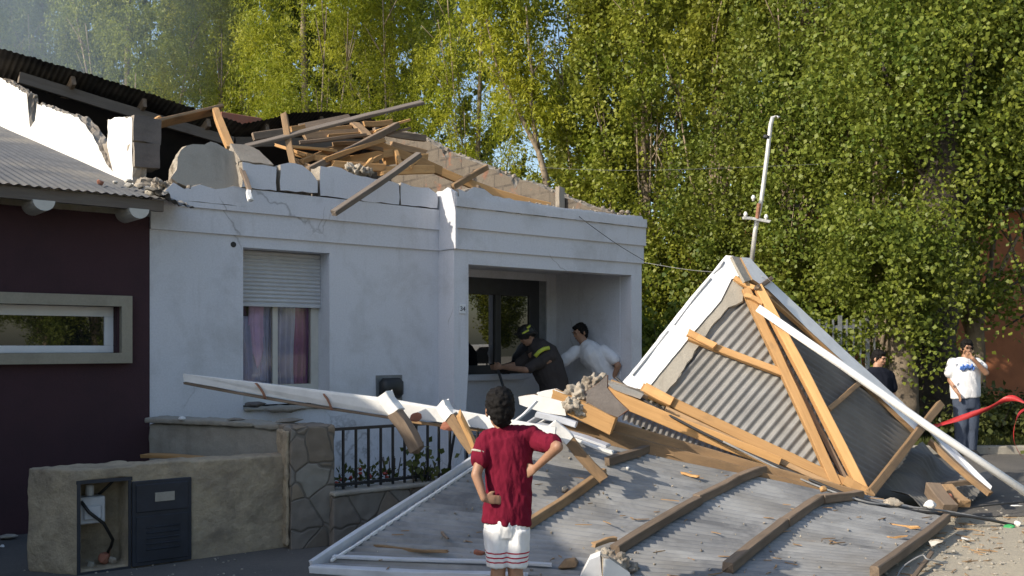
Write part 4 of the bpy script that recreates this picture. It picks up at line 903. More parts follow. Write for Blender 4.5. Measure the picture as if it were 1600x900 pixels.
hb('purlin', PA, (1078, 526), (1226, 586), .07, .06, 'wood_fresh'); hb('purlin_block', PA, (1075, 521), (1118, 541), .07, .06, 'wood_fresh', l=.11)
hb('apex_block', PA, (1148, 434), (1178, 452), .05, .05, 'wood_fresh', l=.1); hb('apex_block', PA, (1164, 462), (1192, 474), .05, .05, 'wood_fresh', l=.13)
hb('foot_block', PA, (1320, 752), (1356, 772), .09, .10, 'wood_fresh', l=.12)
band('ridge_flashing', PB, [(1143, 400), (1156, 402), (1176, 436), (1164, 440)], .06, .03, 'concrete', 'concrete', 103)
band('eaves_board', PB, [(1158, 402), (1172, 403), (1204, 438), (1260, 490), (1330, 556), (1410, 628), (1448, 668), (1432, 674), (1340, 588), (1260, 512), (1200, 452), (1176, 436)], .08, .05, 'white_paint', 'wood_mid', 104)
hb('eaves_batten', PB, (1196, 462), (1350, 598), .03, .04, 'wood_fresh', l=.06); hb('inner_batten', PB, (1292, 640), (1345, 598), .05, .05, 'wood_mid')
hb('side_rafter', PB, (1358, 770), (1470, 632), .075, .06, 'wood_mid', l=.14)
hb('apex_stub', PB, (1180, 450), (1206, 436), .04, .05, 'wood_old', l=.1)
tube = MB(); a_ = W(1184, 481, 9.35); b_ = W(1640, 794, 8.75); tube.tube([a_, a_.lerp(b_, .3), a_.lerp(b_, .6)+Vector((0, 0, -.015)), b_], .038, 14); tag(tube.build('white_pipe', 'white_paint_clean', smooth=True), 'long straight white pipe leaning from the apex of the roof corner down to the right', 'pipe')
FE = thing('eaves_piece', 'grey painted eaves board with an orange wooden edge hanging down right of the roof corner', 'board', tuple(W(1500, 730, 9.4)))
pxprism('board', [(1446, 668, 9.9), (1466, 676, 9.9), (1550, 760, 9.3), (1545, 771, 9.3), (1500, 735, 9.6)], (.02, .04, 0), 'white_grey_paint', FE)
beam('edge_batten', W(1452, 690, 9.75), W(1546, 772, 9.2), .05, .06, 'wood_mid', parent=FE)
# mast above the apex
VP = thing('service_mast', 'slender grey service mast with a hooked top and a small crossarm above the roof corner', 'mast', tuple(W(1176, 408, 10.15)))
mb = MB(); mb.tube([W(1174, 412, 10.15), W(1180, 360, 10.12), W(1190, 310, 10.1), W(1199, 240, 10.1), W(1204, 195, 10.1), W(1207, 184, 10.1), W(1213, 180, 10.1), W(1217, 184, 10.1)], .024, 10, .021); mb.build('mast_pipe', 'pipe_metal', VP, smooth=True)
mb = MB(); mb.tube([W(1198, 212, 10.1), W(1197, 216, 10.1)], .034, 10); mb.build('clamp', 'black_iron', VP)
beam('crossarm', W(1161, 341, 10.05), W(1203, 345, 10.05), .03, .03, 'pipe_metal', parent=VP)
for x, y in ((1165, 335), (1197, 339), (1177, 309)): mb = MB(); mb.ell(W(x, y, 10.05), .022); mb.tube([W(x, y+5, 10.05), W(x, y-4, 10.05)], .013, 8); mb.build('insulator', 'white_paint', VP, smooth=True)
mb = MB(); mb.tube([W(1186, 318, 10.06), W(1183, 342, 10.06)], .022, 8); mb.build('bracket', 'rust_metal', VP)
wire('service_cable', 'bundle of dark cable draped along the foot of the roof corner to the right', [W(962, 590, 9.2), W(1010, 628, 9.0), W(1110, 682, 8.75), (W(1225, 732, 8.5)), W(1330, 775, 8.25), W(1420, 797, 8.3), W(1520, 808, 8.4), W(1610, 826, 8.6)], .014, 'cable_black')
wire('service_cable', 'thinner grey cable beside the thick one, right of the roof corner', [W(1130, 690, 8.7), W(1250, 748, 8.4), W(1345, 782, 8.2), W(1400, 790, 8.3), W(1480, 799, 8.4), W(1560, 815, 8.5)], .010, 'grey_cable')
wire('service_cable', 'dark wire lying over the sand from the litter to the right edge', [W(1490, 797, 8.5), W(1540, 790, 8.9), W(1600, 784, 9.2), W(1680, 775, 9.6)], .008, 'cable_black')
wire('thin_wire', 'very thin wire hanging from the house end past the apex of the roof corner', [W(1006, 410, 11.9), W(1080, 422, 11), W(1180, 430, 9.95), W(1205, 440, 9.8)], .003, 'grey_cable')
# dark crumpled sheet and debris at the right foot
def dsh(s, t):
    a = W(1330, 758, 9.3).lerp(W(1440, 700, 10.6), t); b = W(1478, 792, 8.95).lerp(W(1555, 748, 10.2), t); p = a.lerp(b, s); return p+Vector((0, 0, .07*math.sin(s*5+t*2)))
tag(corr('crumpled_sheet', dsh, 1.7, 'zinc_dull', amp=.01, nseg=20, dent=.10, seed=12), 'crumpled dark corrugated sheet lying on the ground under the right side of the roof corner', 'metal sheet')
rp('short thick beam standing out of the debris at the right end of the sheet', (1457, 764, 8.75), (1484, 797, 8.45), .13, .12, 'wood_old')
rp('second short grey beam right beside the brick scrap', (1480, 762, 8.9), (1506, 788, 8.6), .11, .07, 'wood_mid')
rub('brick scrap between the two short beams', 1482, 778, 8.62, (.05, .04, .05), 'brick_red', 111)
rub('pale rounded stone on the cables at the right end of the sheet', 1453, 788, 8.3, (.10, .06, .045), 'white_broken', 112, rough=.008)
rub('brownish stone lying on the cables just right of the roof corner foot', 1396, 785, 8.3, (.10, .06, .045), 'foam', 113, rough=.01)
rp('dark pole lying on the ground behind the short beams', (1450, 762, 9.4), (1530, 752, 9.6), .05, .05, 'wood_old', name='dark_pole')
wire('branch', 'curved bare twig lying in the shadow at the right edge of the sheet', [W(1400, 905, 6.6), W(1412, 885, 6.7), W(1440, 868, 6.8), W(1450, 874, 6.75), W(1480, 880, 6.8)], .006, 'grey_cable', cat='twig')
plank('narrow pale lath lying in the shadow at the right edge of the sheet', W(1425, 905, 6.55), W(1456, 862, 7.05), .03, .02, 'wood_old')
pl_ = chunk('plaster_shard', [W(1462, 845, 7.25), W(1477, 826, 7.4), W(1476, 838, 7.38), W(1467, 850, 7.2)], (.02, .01, .01), 'white_broken', 'foam', seed=114, amp=.003); tag(pl_, 'pointed white plaster shard in the shadow right of the sheet', 'rubble')
LT = thing('litter_pack', 'green and white crushed packet lying on the sand at the cable end', 'litter', tuple(W(1580, 822, 8.5)))
lump('packet', W(1577, 824, 8.45), (.06, .04, .03), 'green_plastic', LT, 115); lump('paper', W(1590, 818, 8.5), (.05, .03, .03), 'white_paint', LT, 116)
rub('small white paper scrap at the right edge of the picture', 1588, 790, 8.9, (.06, .03, .008), 'white_paint', 117, name='paper_scrap', cat='litter')
rub('thin white scrap on the sand above the twig', 1508, 842, 8.0-.25, (.07, .02, .006), 'white_paint', 118, name='paper_scrap', cat='litter')
# loose gravel on the sand
gr = MB(); rnd = random.Random(9)
for k in range(1800):
    x = rnd.uniform(2.3, 8.5); y = rnd.uniform(6.0, 10.5)
    if x < 2.2+(y-6)*.7: continue
    r_ = rnd.choice((.004, .006, .01, .016)); gr.ell((x, y, r_*.4), (r_, r_*1.3, r_*.6), rot=(0, 0, rnd.random()*3), n=4)
for k in range(500):
    u = rnd.uniform(-3, 3.2); y = rnd.uniform(-3.5, -1.4); p = HO+HX*u+HB*y; r_ = rnd.choice((.004, .006, .01)); gr.ell((p.x, p.y, .004+r_*.4), (r_, r_*1.3, r_*.6), n=4)
tag(gr.build('gravel', 'concrete', fix=False), 'loose gravel and grit on the street', 'gravel', kind='stuff')
# barrier tape
def ribbon(name, label, pts, w, mat):
    P_ = [Vector(p) for p in pts]; Q = []
    for i in range(len(P_)-1):
        p0 = P_[max(0, i-1)]; p1 = P_[i]; p2 = P_[i+1]; p3 = P_[min(len(P_)-1, i+2)]
        for k in range(16):
            t = k/16; Q.append(.5*((2*p1)+(p2-p0)*t+(2*p0-5*p1+4*p2-p3)*t*t+(3*p1-p0-3*p2+p3)*t**3))
    Q.append(P_[-1]); vs = []
    for i, q in enumerate(Q):
        a = .9*math.sin(i*.13)+.3; d = Vector((0, math.sin(a), math.cos(a)))*w*.5; vs += [q-d, q+d]
    o = mk(name, vs, [(2*i, 2*i+1, 2*i+3, 2*i+2) for i in range(len(Q)-1)], mat, smooth=True); md = o.modifiers.new('t', 'SOLIDIFY'); md.thickness = .001
    return tag(o, label, 'tape')
ribbon('barrier_tape', 'red barrier tape stretched across the legs of the man with the printed shirt', [W(1452, 668, 10.6), W(1480, 660, 10.6), W(1540, 640, 10.5), W(1582, 622, 10.4), W(1640, 640, 10.2), W(1760, 610, 10)], .065, 'red_tape')
ribbon('barrier_tape', 'loose loop of red barrier tape trailing to the ground at the right edge', [W(1640, 632, 10.1), W(1600, 640, 9.9), W(1586, 662, 9.8), W(1585, 690, 9.8), W(1598, 715, 9.9), W(1625, 735, 9.95)], .035, 'red_tape')

# broken bits scattered round the wreck
rnd = random.Random(17); sc_ = MB(); sw = MB()
for k in range(300):
    t_ = rnd.random(); e = rnd.choice((0, 1, 1))
    p = FR_.lerp(BR, t_*1.15) if e else FL.lerp(BL, t_)
    x = p.x+(abs(rnd.gauss(0, .45)) if e else rnd.gauss(-.12, .12)); y = p.y+rnd.gauss(0, .35); r_ = rnd.choice((.006, .01, .014, .022) if k % 3 == 0 else (.004, .007, .012))
    sc_.ell((x, y, r_*.45), (r_, r_*rnd.uniform(.6, 1.4), r_*.7), rot=(rnd.random(), rnd.random(), rnd.random()*3), n=5)
tag(sc_.build('wreck_rubble', 'concrete', fix=False), 'small broken plaster bits scattered on the ground round the roof sheet', 'rubble', kind='stuff')
for k in range(160):
    t_ = rnd.random(); p = FR_.lerp(BR, t_*1.2) if k % 2 else PP(rnd.random(), rnd.random()); x = p.x+(abs(rnd.gauss(0, .5)) if k % 2 else 0); y = p.y; z = .006 if k % 2 else p.z+.016
    a_ = rnd.random()*6.28; L = rnd.uniform(.03, .16); q = Vector((x, y, z)); sw.prism([q, q+Vector((math.cos(a_)*L, math.sin(a_)*L, 0)), q+Vector((math.cos(a_+.15)*L*.6, math.sin(a_+.15)*L*.6, 0))], (0, 0, .006))
tag(sw.build('wood_splinters', 'wood_mid', fix=False), 'thin wood splinters strewn on and beside the roof sheet', 'splinters', kind='stuff')

# ------------------------------------------------------------------ people
def hand(mb, wrist, d, side, s=1.0, curl=.4):
    """palm, four fingers of unequal length and a thumb; d = pointing direction, side = thumb side"""
    wrist = Vector(wrist); d = Vector(d).normalized(); side = Vector(side); side = (side-d*side.dot(d)).normalized(); n_ = d.cross(side)
    pc = wrist+d*.045*s
    mb.loft([wrist, wrist+d*.03*s, wrist+d*.07*s, wrist+d*.088*s], [(.024*s, .018*s), (.036*s, .016*s), (.041*s, .014*s), (.036*s, .011*s)], side=side, n=12)
    for k, L in enumerate((.072, .08, .075, .058)):
        b_ = wrist+d*.082*s+side*(.030-.020*k)*s; m_ = b_+(d*math.cos(curl*.5)+n_*math.sin(curl*.5))*L*.5*s; e = m_+(d*math.cos(curl*1.3)+n_*math.sin(curl*1.3))*L*.5*s
        mb.cap(b_, m_, .0092*s, .0085*s, n=8); mb.cap(m_, e, .0085*s, .007*s, n=8)
    t0 = wrist+d*.025*s+side*.024*s; t1 = t0+(d*.6+side*.7).normalized()*.04*s; t2 = t1+(d*.95+side*.25).normalized()*.03*s
    mb.cap(t0, t1, .013*s, .011*s, n=8); mb.cap(t1, t2, .011*s, .008*s, n=8)
def head(mb, c, yaw, pitch=0, s=1.0, roll=0):
    c = Vector(c); q = Matrix.Rotation(yaw, 3, 'Z') @ Matrix.Rotation(roll, 3, 'Y') @ Matrix.Rotation(pitch, 3, 'X')
    P_ = lambda x, y, z: c+q @ Vector((x*s, y*s, z*s))     # face looks along -y
    e = q.to_euler(); E = lambda p, r: mb.ell(P_(*p), tuple(k*s for k in r), rot=e, n=14)
    E((0, .012, .03), (.075, .094, .088)); E((0, -.022, -.035), (.057, .066, .078)); E((0, -.05, -.085), (.030, .030, .025))
    E((0, -.088, .035), (.05, .02, .012)); E((0, -.098, -.012), (.013, .018, .022)); E((0, -.092, .012), (.010, .012, .022))
    E((0, -.082, -.052), (.026, .012, .009)); E((.078, .008, -.005), (.010, .020, .032)); E((-.078, .008, -.005), (.010, .020, .032))
    E((.03, -.075, -.01), (.02, .018, .02)); E((-.03, -.075, -.01), (.02, .018, .02))
    return P_, q
def hair(P_, q, s, root, mat='hair_black', thick=.011, back=True, seed=0):
    mb = MB(); e = q.to_euler()
    def E(p, r): mb.ell(P_(*p), tuple(k*s for k in r), rot=e, n=14)
    E((0, .018, .045), (.080+thick*.3, .096, .082+thick)); E((0, .05, .0), (.074, .064, .085)); E((0, .055, -.045), (.058, .045, .05)); E((0, -.045, .088), (.06, .045, .03))
    for sx in (-1, 1): E((sx*.068, .01, .02), (.016, .05, .045))
    o = mb.build('hair', mat, root); remesh(o, .0065*s, .010, 38, 0); return o
def facefeat(P_, q, s, root):
    e = q.to_euler()
    for sx in (-1, 1):
        mb = MB(); mb.ell(P_(sx*.031, -.090, .012), (.012*s, .006*s, .006*s), rot=e, n=8); mb.build('eye', 'hair_black', root)
        mb = MB(); mb.ell(P_(sx*.031, -.100, .032), (.018*s, .006*s, .005*s), rot=e, n=8); mb.build('eyebrow', 'hair_black', root)
    mb = MB(); mb.ell(P_(0, -.095, -.052), (.024*s, .005*s, .005*s), rot=e, n=8); mb.build('mouth', 'brick_red', root)
def folds(o, amp, sc=(9, 9, 3), seed=0):
    me = o.data; n = len(me.vertices); co = np.empty(n*3); me.vertices.foreach_get('co', co); no = np.empty(n*3); me.vertices.foreach_get('normal', no)
    co = co.reshape(-1, 3); no = no.reshape(-1, 3); K = np.empty(n)
    for i in range(n):
        x, y, z = co[i]; K[i] = noise.noise(Vector((x*sc[0]+seed, y*sc[1], z*sc[2]+x*4)))+.5*noise.noise(Vector((x*sc[0]*2.3+z*6, y*sc[1]*2, z*sc[2]*2.2+seed)))
    co += no*(amp*(1-np.abs(K)*2.2))[:, None]; me.vertices.foreach_set('co', co.ravel()); me.update()

# --- the boy in the foreground, seen from behind, hands on hips
Zb = 5.6
BO = thing('person', 'boy seen from behind, hands on hips, in maroon T shirt and red striped white shorts', 'person', (W(790, 800, Zb).x, Zb, 0))
w = lambda x, y, dz=0: W(x, y, Zb+dz)
# note: moving a joint nearer keeps its column and row, so heights are corrected from the depth given
mb = MB()
hd = w(781, 641); P_, q = head(mb, hd, R(180+12), R(-4), 1.0, R(3))
mb.cap(w(783, 658), w(786, 680), .042, .05)
mb.loft([w(787, 676), w(790, 690), w(793, 715), w(795, 760), w(793, 800), w(791, 835)], [(.06, .05), (.13, .075), (.125, .08), (.095, .07), (.115, .08), (.11, .08)], n=20)
armL = [w(760, 690), w(744, 742, -.08), w(756, 779, -.115)]
armR = [w(843, 688), w(872, 698, -.20), w(838, 730, -.08)]
for a_ in (armL, armR): mb.cap(a_[0], a_[1], .040, .030); mb.cap(a_[1], a_[2], .031, .021)
hand(mb, armL[2], w(785, 782, -.10)-armL[2], Vector((0, .1, 1)), .72, -.25)
hand(mb, armR[2], w(818, 742, -.05)-armR[2], Vector((0, .1, 1)), .80, .35)
for x, xk, xa in ((776, 779, 775), (808, 805, 809)):
    hip_ = w(x, 832); kn = w(xk, 884, -.02); kn.z = .33; an = Vector((w(xa, 800).x, Zb+.02, .075))
    mb.cap(hip_, kn, .066, .044); mb.cap(kn, kn.lerp(an, .35)+Vector((0, -.012, 0)), .043, .046); mb.cap(kn.lerp(an, .35)+Vector((0, -.012, 0)), an, .046, .027)
    mb.loft([an+Vector((0, -.03, -.045)), an+Vector((0, .04, -.035)), an+Vector((0, .12, -.05)), an+Vector((0, .15, -.055))], [(.028, .028), (.034, .032), (.036, .018), (.028, .012)], side=(1, 0, 0))
o = mb.build('body', 'skin', BO); remesh(o, .0065, 0, smooth_it=3)
hair(P_, q, 1.0, BO, thick=.018)
mb = MB()
mb.loft([w(784, 668), w(786, 674), w(790, 684), w(793, 705), w(796, 740), w(795, 765), w(793, 790), w(791, 817)], [(.05, .048), (.085, .055), (.135, .082), (.142, .092), (.130, .088), (.127, .087), (.132, .095), (.142, .10)], n=24)
mb.cap(w(762, 688), w(751, 716, -.04), .056, .054); mb.cap(w(838, 687), w(862, 694, -.13), .056, .052); mb.cap(w(775, 680), w(830, 680), .05, .05)
o = mb.build('t_shirt', 'shirt_maroon', BO); remesh(o, .006, 0, smooth_it=3); folds(o, .009, (9, 9, 5), 3); folds(o, .004, (24, 24, 9), 13)
mb = MB(); a_ = w(752, 707, -.03); b_ = w(751.2, 709.5, -.033); mb.loft([a_, b_], [.0605, .0605], n=20); mb.build('sleeve_band', 'rubble_white', BO, smooth=True)
mb = MB()
mb.loft([w(791, 806), w(791, 822), w(791, 838)], [(.116, .09), (.124, .096), (.112, .085)], n=24)
for x0_, x1_ in ((775, 778), (809, 806)):
    mb.loft([w(x0_, 826), w((x0_+x1_)/2, 850), w(x1_, 883)], [(.066, .088), (.069, .086), (.068, .080)], n=20)
o = mb.build('shorts', 'shorts_cloth', BO); remesh(o, .006, 0, smooth_it=2); folds(o, .008, (12, 12, 3), 8); folds(o, .003, (26, 26, 8), 18)
# woven red hem stripes belong to the cloth: bands of the shorts' own height
m = M['shorts_cloth']; t = m.node_tree; bs_ = t.nodes['Principled BSDF']; src = bs_.inputs['Base Color'].links[0].from_socket
tc = N(t, "ShaderNodeTexCoord"); sx_ = N(t, "ShaderNodeSeparateXYZ"); t.links.new(tc.outputs['Object'], sx_.inputs[0]); last = src
for zc in (.403, .377, .351):
    c1_ = N(t, "ShaderNodeMath", operation='COMPARE'); t.links.new(sx_.outputs[2], c1_.inputs[0]); c1_.inputs[1].default_value = zc; c1_.inputs[2].default_value = .0042
    last = mix(t, c1_.outputs[0], last, (.42, .015, .04))
t.links.new(last, bs_.inputs['Base Color'])
for xa in (775, 809):
    x = w(xa, 800).x; mb = MB(); mb.loft([(x, Zb-.05, .03), (x, Zb+.05, .035), (x, Zb+.15, .028), (x, Zb+.19, .025)], [(.034, .032), (.042, .04), (.043, .03), (.032, .02)]); mb.box((x-.04, Zb-.07, .0), (x+.04, Zb+.2, .02)); o = mb.build('shoe', 'sneaker', BO); remesh(o, .008, 0)

# --- man in printed white T shirt by the tree, hand at his mouth
Ze = 14.0; w = lambda x, y, dz=0: W(x, y, Ze+dz)
ME_ = thing('person', 'man in a blue printed white T shirt standing by the tree, hand at his mouth', 'person', (w(1510, 700).x, Ze, 0))
mb = MB(); P_, q = head(mb, w(1511, 545), R(-8), R(6), 1.0); mb.cap(w(1510, 553), w(1508, 564), .055, .065)
mb.loft([w(1508, 560), w(1508, 568), w(1508, 585), w(1508, 608), w(1509, 632)], [(.08, .07), (.20, .11), (.19, .13), (.18, .15), (.16, .13)], n=18)
aL = [w(1487, 567), w(1485, 594, .02), w(1495, 612, -.12)]; aR = [w(1529, 567), w(1541, 583, -.15), w(1520, 560, -.22)]
for a_ in (aL, aR): mb.cap(a_[0], a_[1], .055, .042); mb.cap(a_[1], a_[2], .043, .028)
hand(mb, aL[2], (.4, -.25, -.9), (0, -1, 0), 1.0, .5); hand(mb, aR[2], (-.55, .5, .45), (-.3, -.2, 1), 1.0, .9)
for x, xf in ((1503, 1502), (1517, 1516)): mb.cap(w(x, 628), w(x, 668, -.02), .09, .06); mb.cap(w(x, 668, -.02), w(xf, 702), .06, .04)
o = mb.build('body', 'skin', ME_); remesh(o, .010, 0, smooth_it=2); hair(P_, q, 1.0, ME_, thick=.022); facefeat(P_, q, 1.0, ME_)
mb = MB(); mb.loft([w(1509, 560), w(1508, 566), w(1507, 574), w(1507, 592), w(1508, 610), w(1509, 621)], [(.10, .08), (.22, .12), (.225, .15), (.215, .17), (.205, .17), (.205, .165)], n=22)
mb.cap(w(1489, 567), w(1484, 583), .075, .075); mb.cap(w(1527, 567), w(1535, 574, -.06), .075, .07)
o = mb.build('t_shirt', 'shirt_white', ME_); remesh(o, .012, 0, smooth_it=3); folds(o, .008, (6, 6, 3), 1)
mb = MB(); rnd = random.Random(5)
for k in range(16):
    x = 1501+k*1.35; y = 574+rnd.uniform(-2.5, 2.5)-.05*k
    mb.tube([w(x-.8, y+3.0, -.165), w(x+rnd.uniform(-1, 1), y-2.5, -.167), w(x+1.2, y+1.5, -.165)], .012, 6)
mb.build('shirt_print', 'blue_print', ME_, smooth=True)
mb = MB(); mb.loft([w(1509, 617), w(1509, 628), w(1509, 638)], [(.185, .15), (.19, .15), (.18, .14)], n=20)
for x, xf in ((1502, 1501), (1518, 1517)): mb.loft([w(x, 630), w(x, 665, -.02), w(xf, 703)], [(.115, .125), (.09, .10), (.085, .095)], n=16)
o = mb.build('trousers', 'jeans', ME_); remesh(o, .014, 0, smooth_it=2); folds(o, .008, (6, 6, 3), 2)
for xf in (1501, 1517): x = w(xf, 700).x; mb = MB(); mb.loft([(x, Ze+.07, .05), (x, Ze-.05, .055), (x, Ze-.16, .04), (x, Ze-.2, .035)], [(.045, .05), (.05, .05), (.05, .035), (.035, .02)]); o = mb.build('shoe', 'black_plastic', ME_); remesh(o, .012, 0)

# --- man in dark shirt half hidden behind the roof corner
Zf = 13.3; w = lambda x, y, dz=0: W(x, y, Zf+dz)
MF = thing('person', 'man in a dark navy shirt, half hidden behind the roof corner', 'person', (w(1372, 700).x, Zf, 0))
mb = MB(); P_, q = head(mb, w(1373, 561), R(38), R(10), .98); mb.cap(w(1371, 570), w(1370, 580), .055, .065)
mb.loft([w(1370, 577), w(1371, 590), w(1372, 620), w(1372, 645)], [(.10, .09), (.19, .11), (.16, .12), (.16, .12)], n=18)
for sx in (-1, 1):
    s0 = w(1371+sx*19, 588); e0 = w(1371+sx*24, 618, .02); h0 = w(1371+sx*21, 642, -.08); mb.cap(s0, e0, .055, .043); mb.cap(e0, h0, .043, .028); hand(mb, h0, (0, -.2, -1), (0, -1, 0), 1, .5)
    mb.cap(w(1371+sx*8, 645), w(1371+sx*9, 680), .09, .06); mb.cap(w(1371+sx*9, 680), w(1371+sx*9, 714), .06, .04)
o = mb.build('body', 'skin_light', MF); remesh(o, .010, 0, smooth_it=2); hair(P_, q, .98, MF, thick=.012); facefeat(P_, q, .98, MF)
mb = MB(); mb.loft([w(1370, 574), w(1370, 581), w(1371, 592), w(1372, 615), w(1372, 640)], [(.085, .08), (.19, .115), (.205, .135), (.19, .15), (.19, .15)], n=20)
for sx in (-1, 1): mb.cap(w(1371+sx*18, 588), w(1371+sx*23, 606), .075, .07)
o = mb.build('shirt', 'shirt_navy', MF); remesh(o, .012, 0, smooth_it=3); folds(o, .008, (6, 6, 3), 4)
mb = MB(); mb.loft([w(1372, 634), w(1372, 650)], [(.175, .14), (.18, .14)], n=18)
for sx in (-1, 1): mb.loft([w(1371+sx*8, 645), w(1371+sx*9, 680), w(1371+sx*9, 716)], [(.105, .115), (.085, .095), (.08, .09)], n=16)
o = mb.build('trousers', 'trousers_dark', MF); remesh(o, .014, 0)
for sx in (-1, 1): x = w(1371+sx*9, 700).x; mb = MB(); mb.loft([(x, Zf+.07, .04), (x, Zf-.05, .05), (x, Zf-.17, .035)], [(.04, .04), (.045, .045), (.04, .03)]); o = mb.build('shoe', 'black_plastic', MF); remesh(o, .012, 0)

# --- man in plain white T shirt bending in the porch
Zc = 12.75; w = lambda x, y, dz=0: W(x, y, Zc+dz)
FLR = .42
MC = thing('person', 'man in a plain white T shirt bending forward in the porch', 'person', (w(965, 640).x, Zc, FLR))
mb = MB(); P_, q = head(mb, w(907, 520), R(-62+180+180), R(18), 1.0); mb.cap(w(909, 529), w(916, 543), .055, .07)
mb.loft([w(914, 540), w(920, 550), w(935, 568), w(950, 590), w(962, 608)], [(.09, .10), (.14, .20), (.14, .18), (.13, .16), (.14, .16)], n=18, side=(.7, 0, .7))
aL = [w(893, 555), w(872, 572, -.02), w(852, 576, -.1)]; aR = [w(948, 553, -.12), w(966, 571, -.22), w(958, 592, -.16)]
for a_ in (aL, aR): mb.cap(a_[0], a_[1], .052, .042); mb.cap(a_[1], a_[2], .042, .028)
hand(mb, aL[2], (-1, -.1, -.1), (0, 0, 1), 1, .6); hand(mb, aR[2], (-.3, .3, -.9), (-1, 0, 0), 1, .5)
for dy, dx in ((-.10, -6), (.12, 4)):
    h = w(962+dx, 612, dy); k_ = Vector((h.x-.03, h.y, FLR+.47)); an = Vector((h.x+.04, h.y, FLR+.09)); mb.cap(h, k_, .09, .06); mb.cap(k_, an, .06, .038)
o = mb.build('body', 'skin', MC); remesh(o, .010, 0, smooth_it=2); hair(P_, q, 1.0, MC, thick=.008); facefeat(P_, q, 1.0, MC)
mb = MB(); mb.loft([w(909, 537), w(916, 543), w(922, 552), w(936, 568), w(950, 588), w(958, 600)], [(.08, .09), (.13, .19), (.165, .24), (.165, .22), (.155, .19), (.16, .19)], n=22, side=(.7, 0, .7))
mb.cap(w(900, 550), w(882, 563), .085, .08); mb.cap(w(943, 548, -.1), w(959, 562, -.18), .08, .075)
o = mb.build('t_shirt', 'shirt_white', MC); remesh(o, .012, 0, smooth_it=3); folds(o, .009, (6, 6, 4), 6)
mb = MB(); mb.loft([w(950, 592), w(960, 606), w(962, 620)], [(.15, .17), (.16, .19), (.15, .18)], n=18, side=(.7, 0, .7))
for dy, dx in ((-.10, -6), (.12, 4)):
    h = w(962+dx, 612, dy); mb.loft([h, Vector((h.x-.03, h.y, FLR+.47)), Vector((h.x+.04, h.y, FLR+.05))], [(.11, .11), (.085, .09), (.08, .085)], n=16)
o = mb.build('trousers', 'jeans', MC); remesh(o, .014, 0)
for dy, dx in ((-.10, -6), (.12, 4)):
    h = w(962+dx, 612, dy); mb = MB(); mb.loft([(h.x+.1, h.y, FLR+.04), (h.x, h.y, FLR+.05), (h.x-.14, h.y, FLR+.035)], [(.04, .04), (.045, .045), (.04, .03)], side=(0, 1, 0)); o = mb.build('shoe', 'black_plastic', MC); remesh(o, .012, 0)

# --- firefighter leaning in at the window
Zd = 12.25; w = lambda x, y, dz=0: W(x, y, Zd+dz)
FM = thing('person', 'firefighter in dark helmet and coat with yellow band, leaning in at the porch window', 'person', (w(868, 640).x, Zd, FLR))
mb = MB(); P_, q = head(mb, w(824, 526), R(-70), R(30), .98, 0); mb.cap(w(830, 532), w(840, 546), .055, .065)
mb.loft([w(838, 545), w(850, 565), w(862, 590), w(866, 612)], [(.13, .16), (.16, .18), (.15, .17), (.15, .17)], n=18, side=(.6, 0, .6))
aN = [w(858, 562, -.2), w(822, 578, -.3), w(786, 574, -.12)]; aF = [w(830, 556, .1), w(806, 570, .1), w(782, 574, .05)]
for a_ in (aN, aF): mb.cap(a_[0], a_[1], .05, .042); mb.cap(a_[1], a_[2], .042, .028); hand(mb, a_[2], (-1, .15, .0), (0, 0, 1), 1, .7)
o = mb.build('body', 'skin', FM); remesh(o, .010, 0, smooth_it=2); facefeat(P_, q, .98, FM)
mb = MB(); mb.loft([w(829, 539), w(838, 543), w(848, 553), w(856, 574), w(864, 596), w(868, 622), w(868, 636)], [(.09, .10), (.14, .17), (.19, .23), (.205, .23), (.19, .21), (.185, .21), (.19, .21)], n=22, side=(.8, 0, .5))
mb.cap(w(858, 558, -.17), w(828, 574, -.27), .085, .07); mb.cap(w(834, 553, .1), w(812, 568, .1), .08, .065)
o = mb.build('coat', 'bunker_coat', FM); remesh(o, .012, 0, smooth_it=3); folds(o, .010, (6, 6, 4), 7)
mb = MB(); Q = [w(836, 557, -.27), w(842, 550, -.26), w(850, 545, -.245), w(858, 543.5, -.22)]
mb.tube(Q, .026, 8); mb.build('reflective_band', 'reflective_yellow', FM, smooth=True)
# helmet
e = q.to_euler(); mb = MB(); mb.ell(P_(0, .01, .06), (.105, .125, .10), rot=e); mb.loft([P_(0, .0, .035), P_(0, .01, .055)], [(.135, .165), (.12, .15)], side=q @ Vector((1, 0, 0)), n=22); mb.ell(P_(0, .08, -.0), (.09, .06, .05), rot=e)
o = mb.build('helmet', 'black_plastic', FM); remesh(o, .008, 0, smooth_it=2)
for sgn, a0_ in ((0, -.5), (1, .35)):
    Q = [P_(.100*math.cos(a)*1.1, -.02+.0*sgn+.115*math.sin(a), .085+.03*sgn) for a in [a0_+.14*k for k in range(7)]]
    mb = MB(); mb.tube(Q, .014, 7); mb.build('helmet_stripe', 'reflective_yellow', FM, smooth=True)
for dy in (-.12, .12):
    h = w(868, 632, dy); mb = MB(); mb.loft([h, Vector((h.x+.0, h.y, FLR+.45)), Vector((h.x+.05, h.y, FLR+.03))], [(.115, .115), (.09, .095), (.09, .09)], n=16); o = mb.build('trouser_leg', 'bunker_coat', FM); remesh(o, .014, 0)
    mb = MB(); mb.loft([(h.x+.12, h.y, FLR+.04), (h.x+.02, h.y, FLR+.06), (h.x-.14, h.y, FLR+.04)], [(.045, .045), (.05, .055), (.045, .035)], side=(0, 1, 0)); o = mb.build('boot', 'black_plastic', FM); remesh(o, .012, 0)
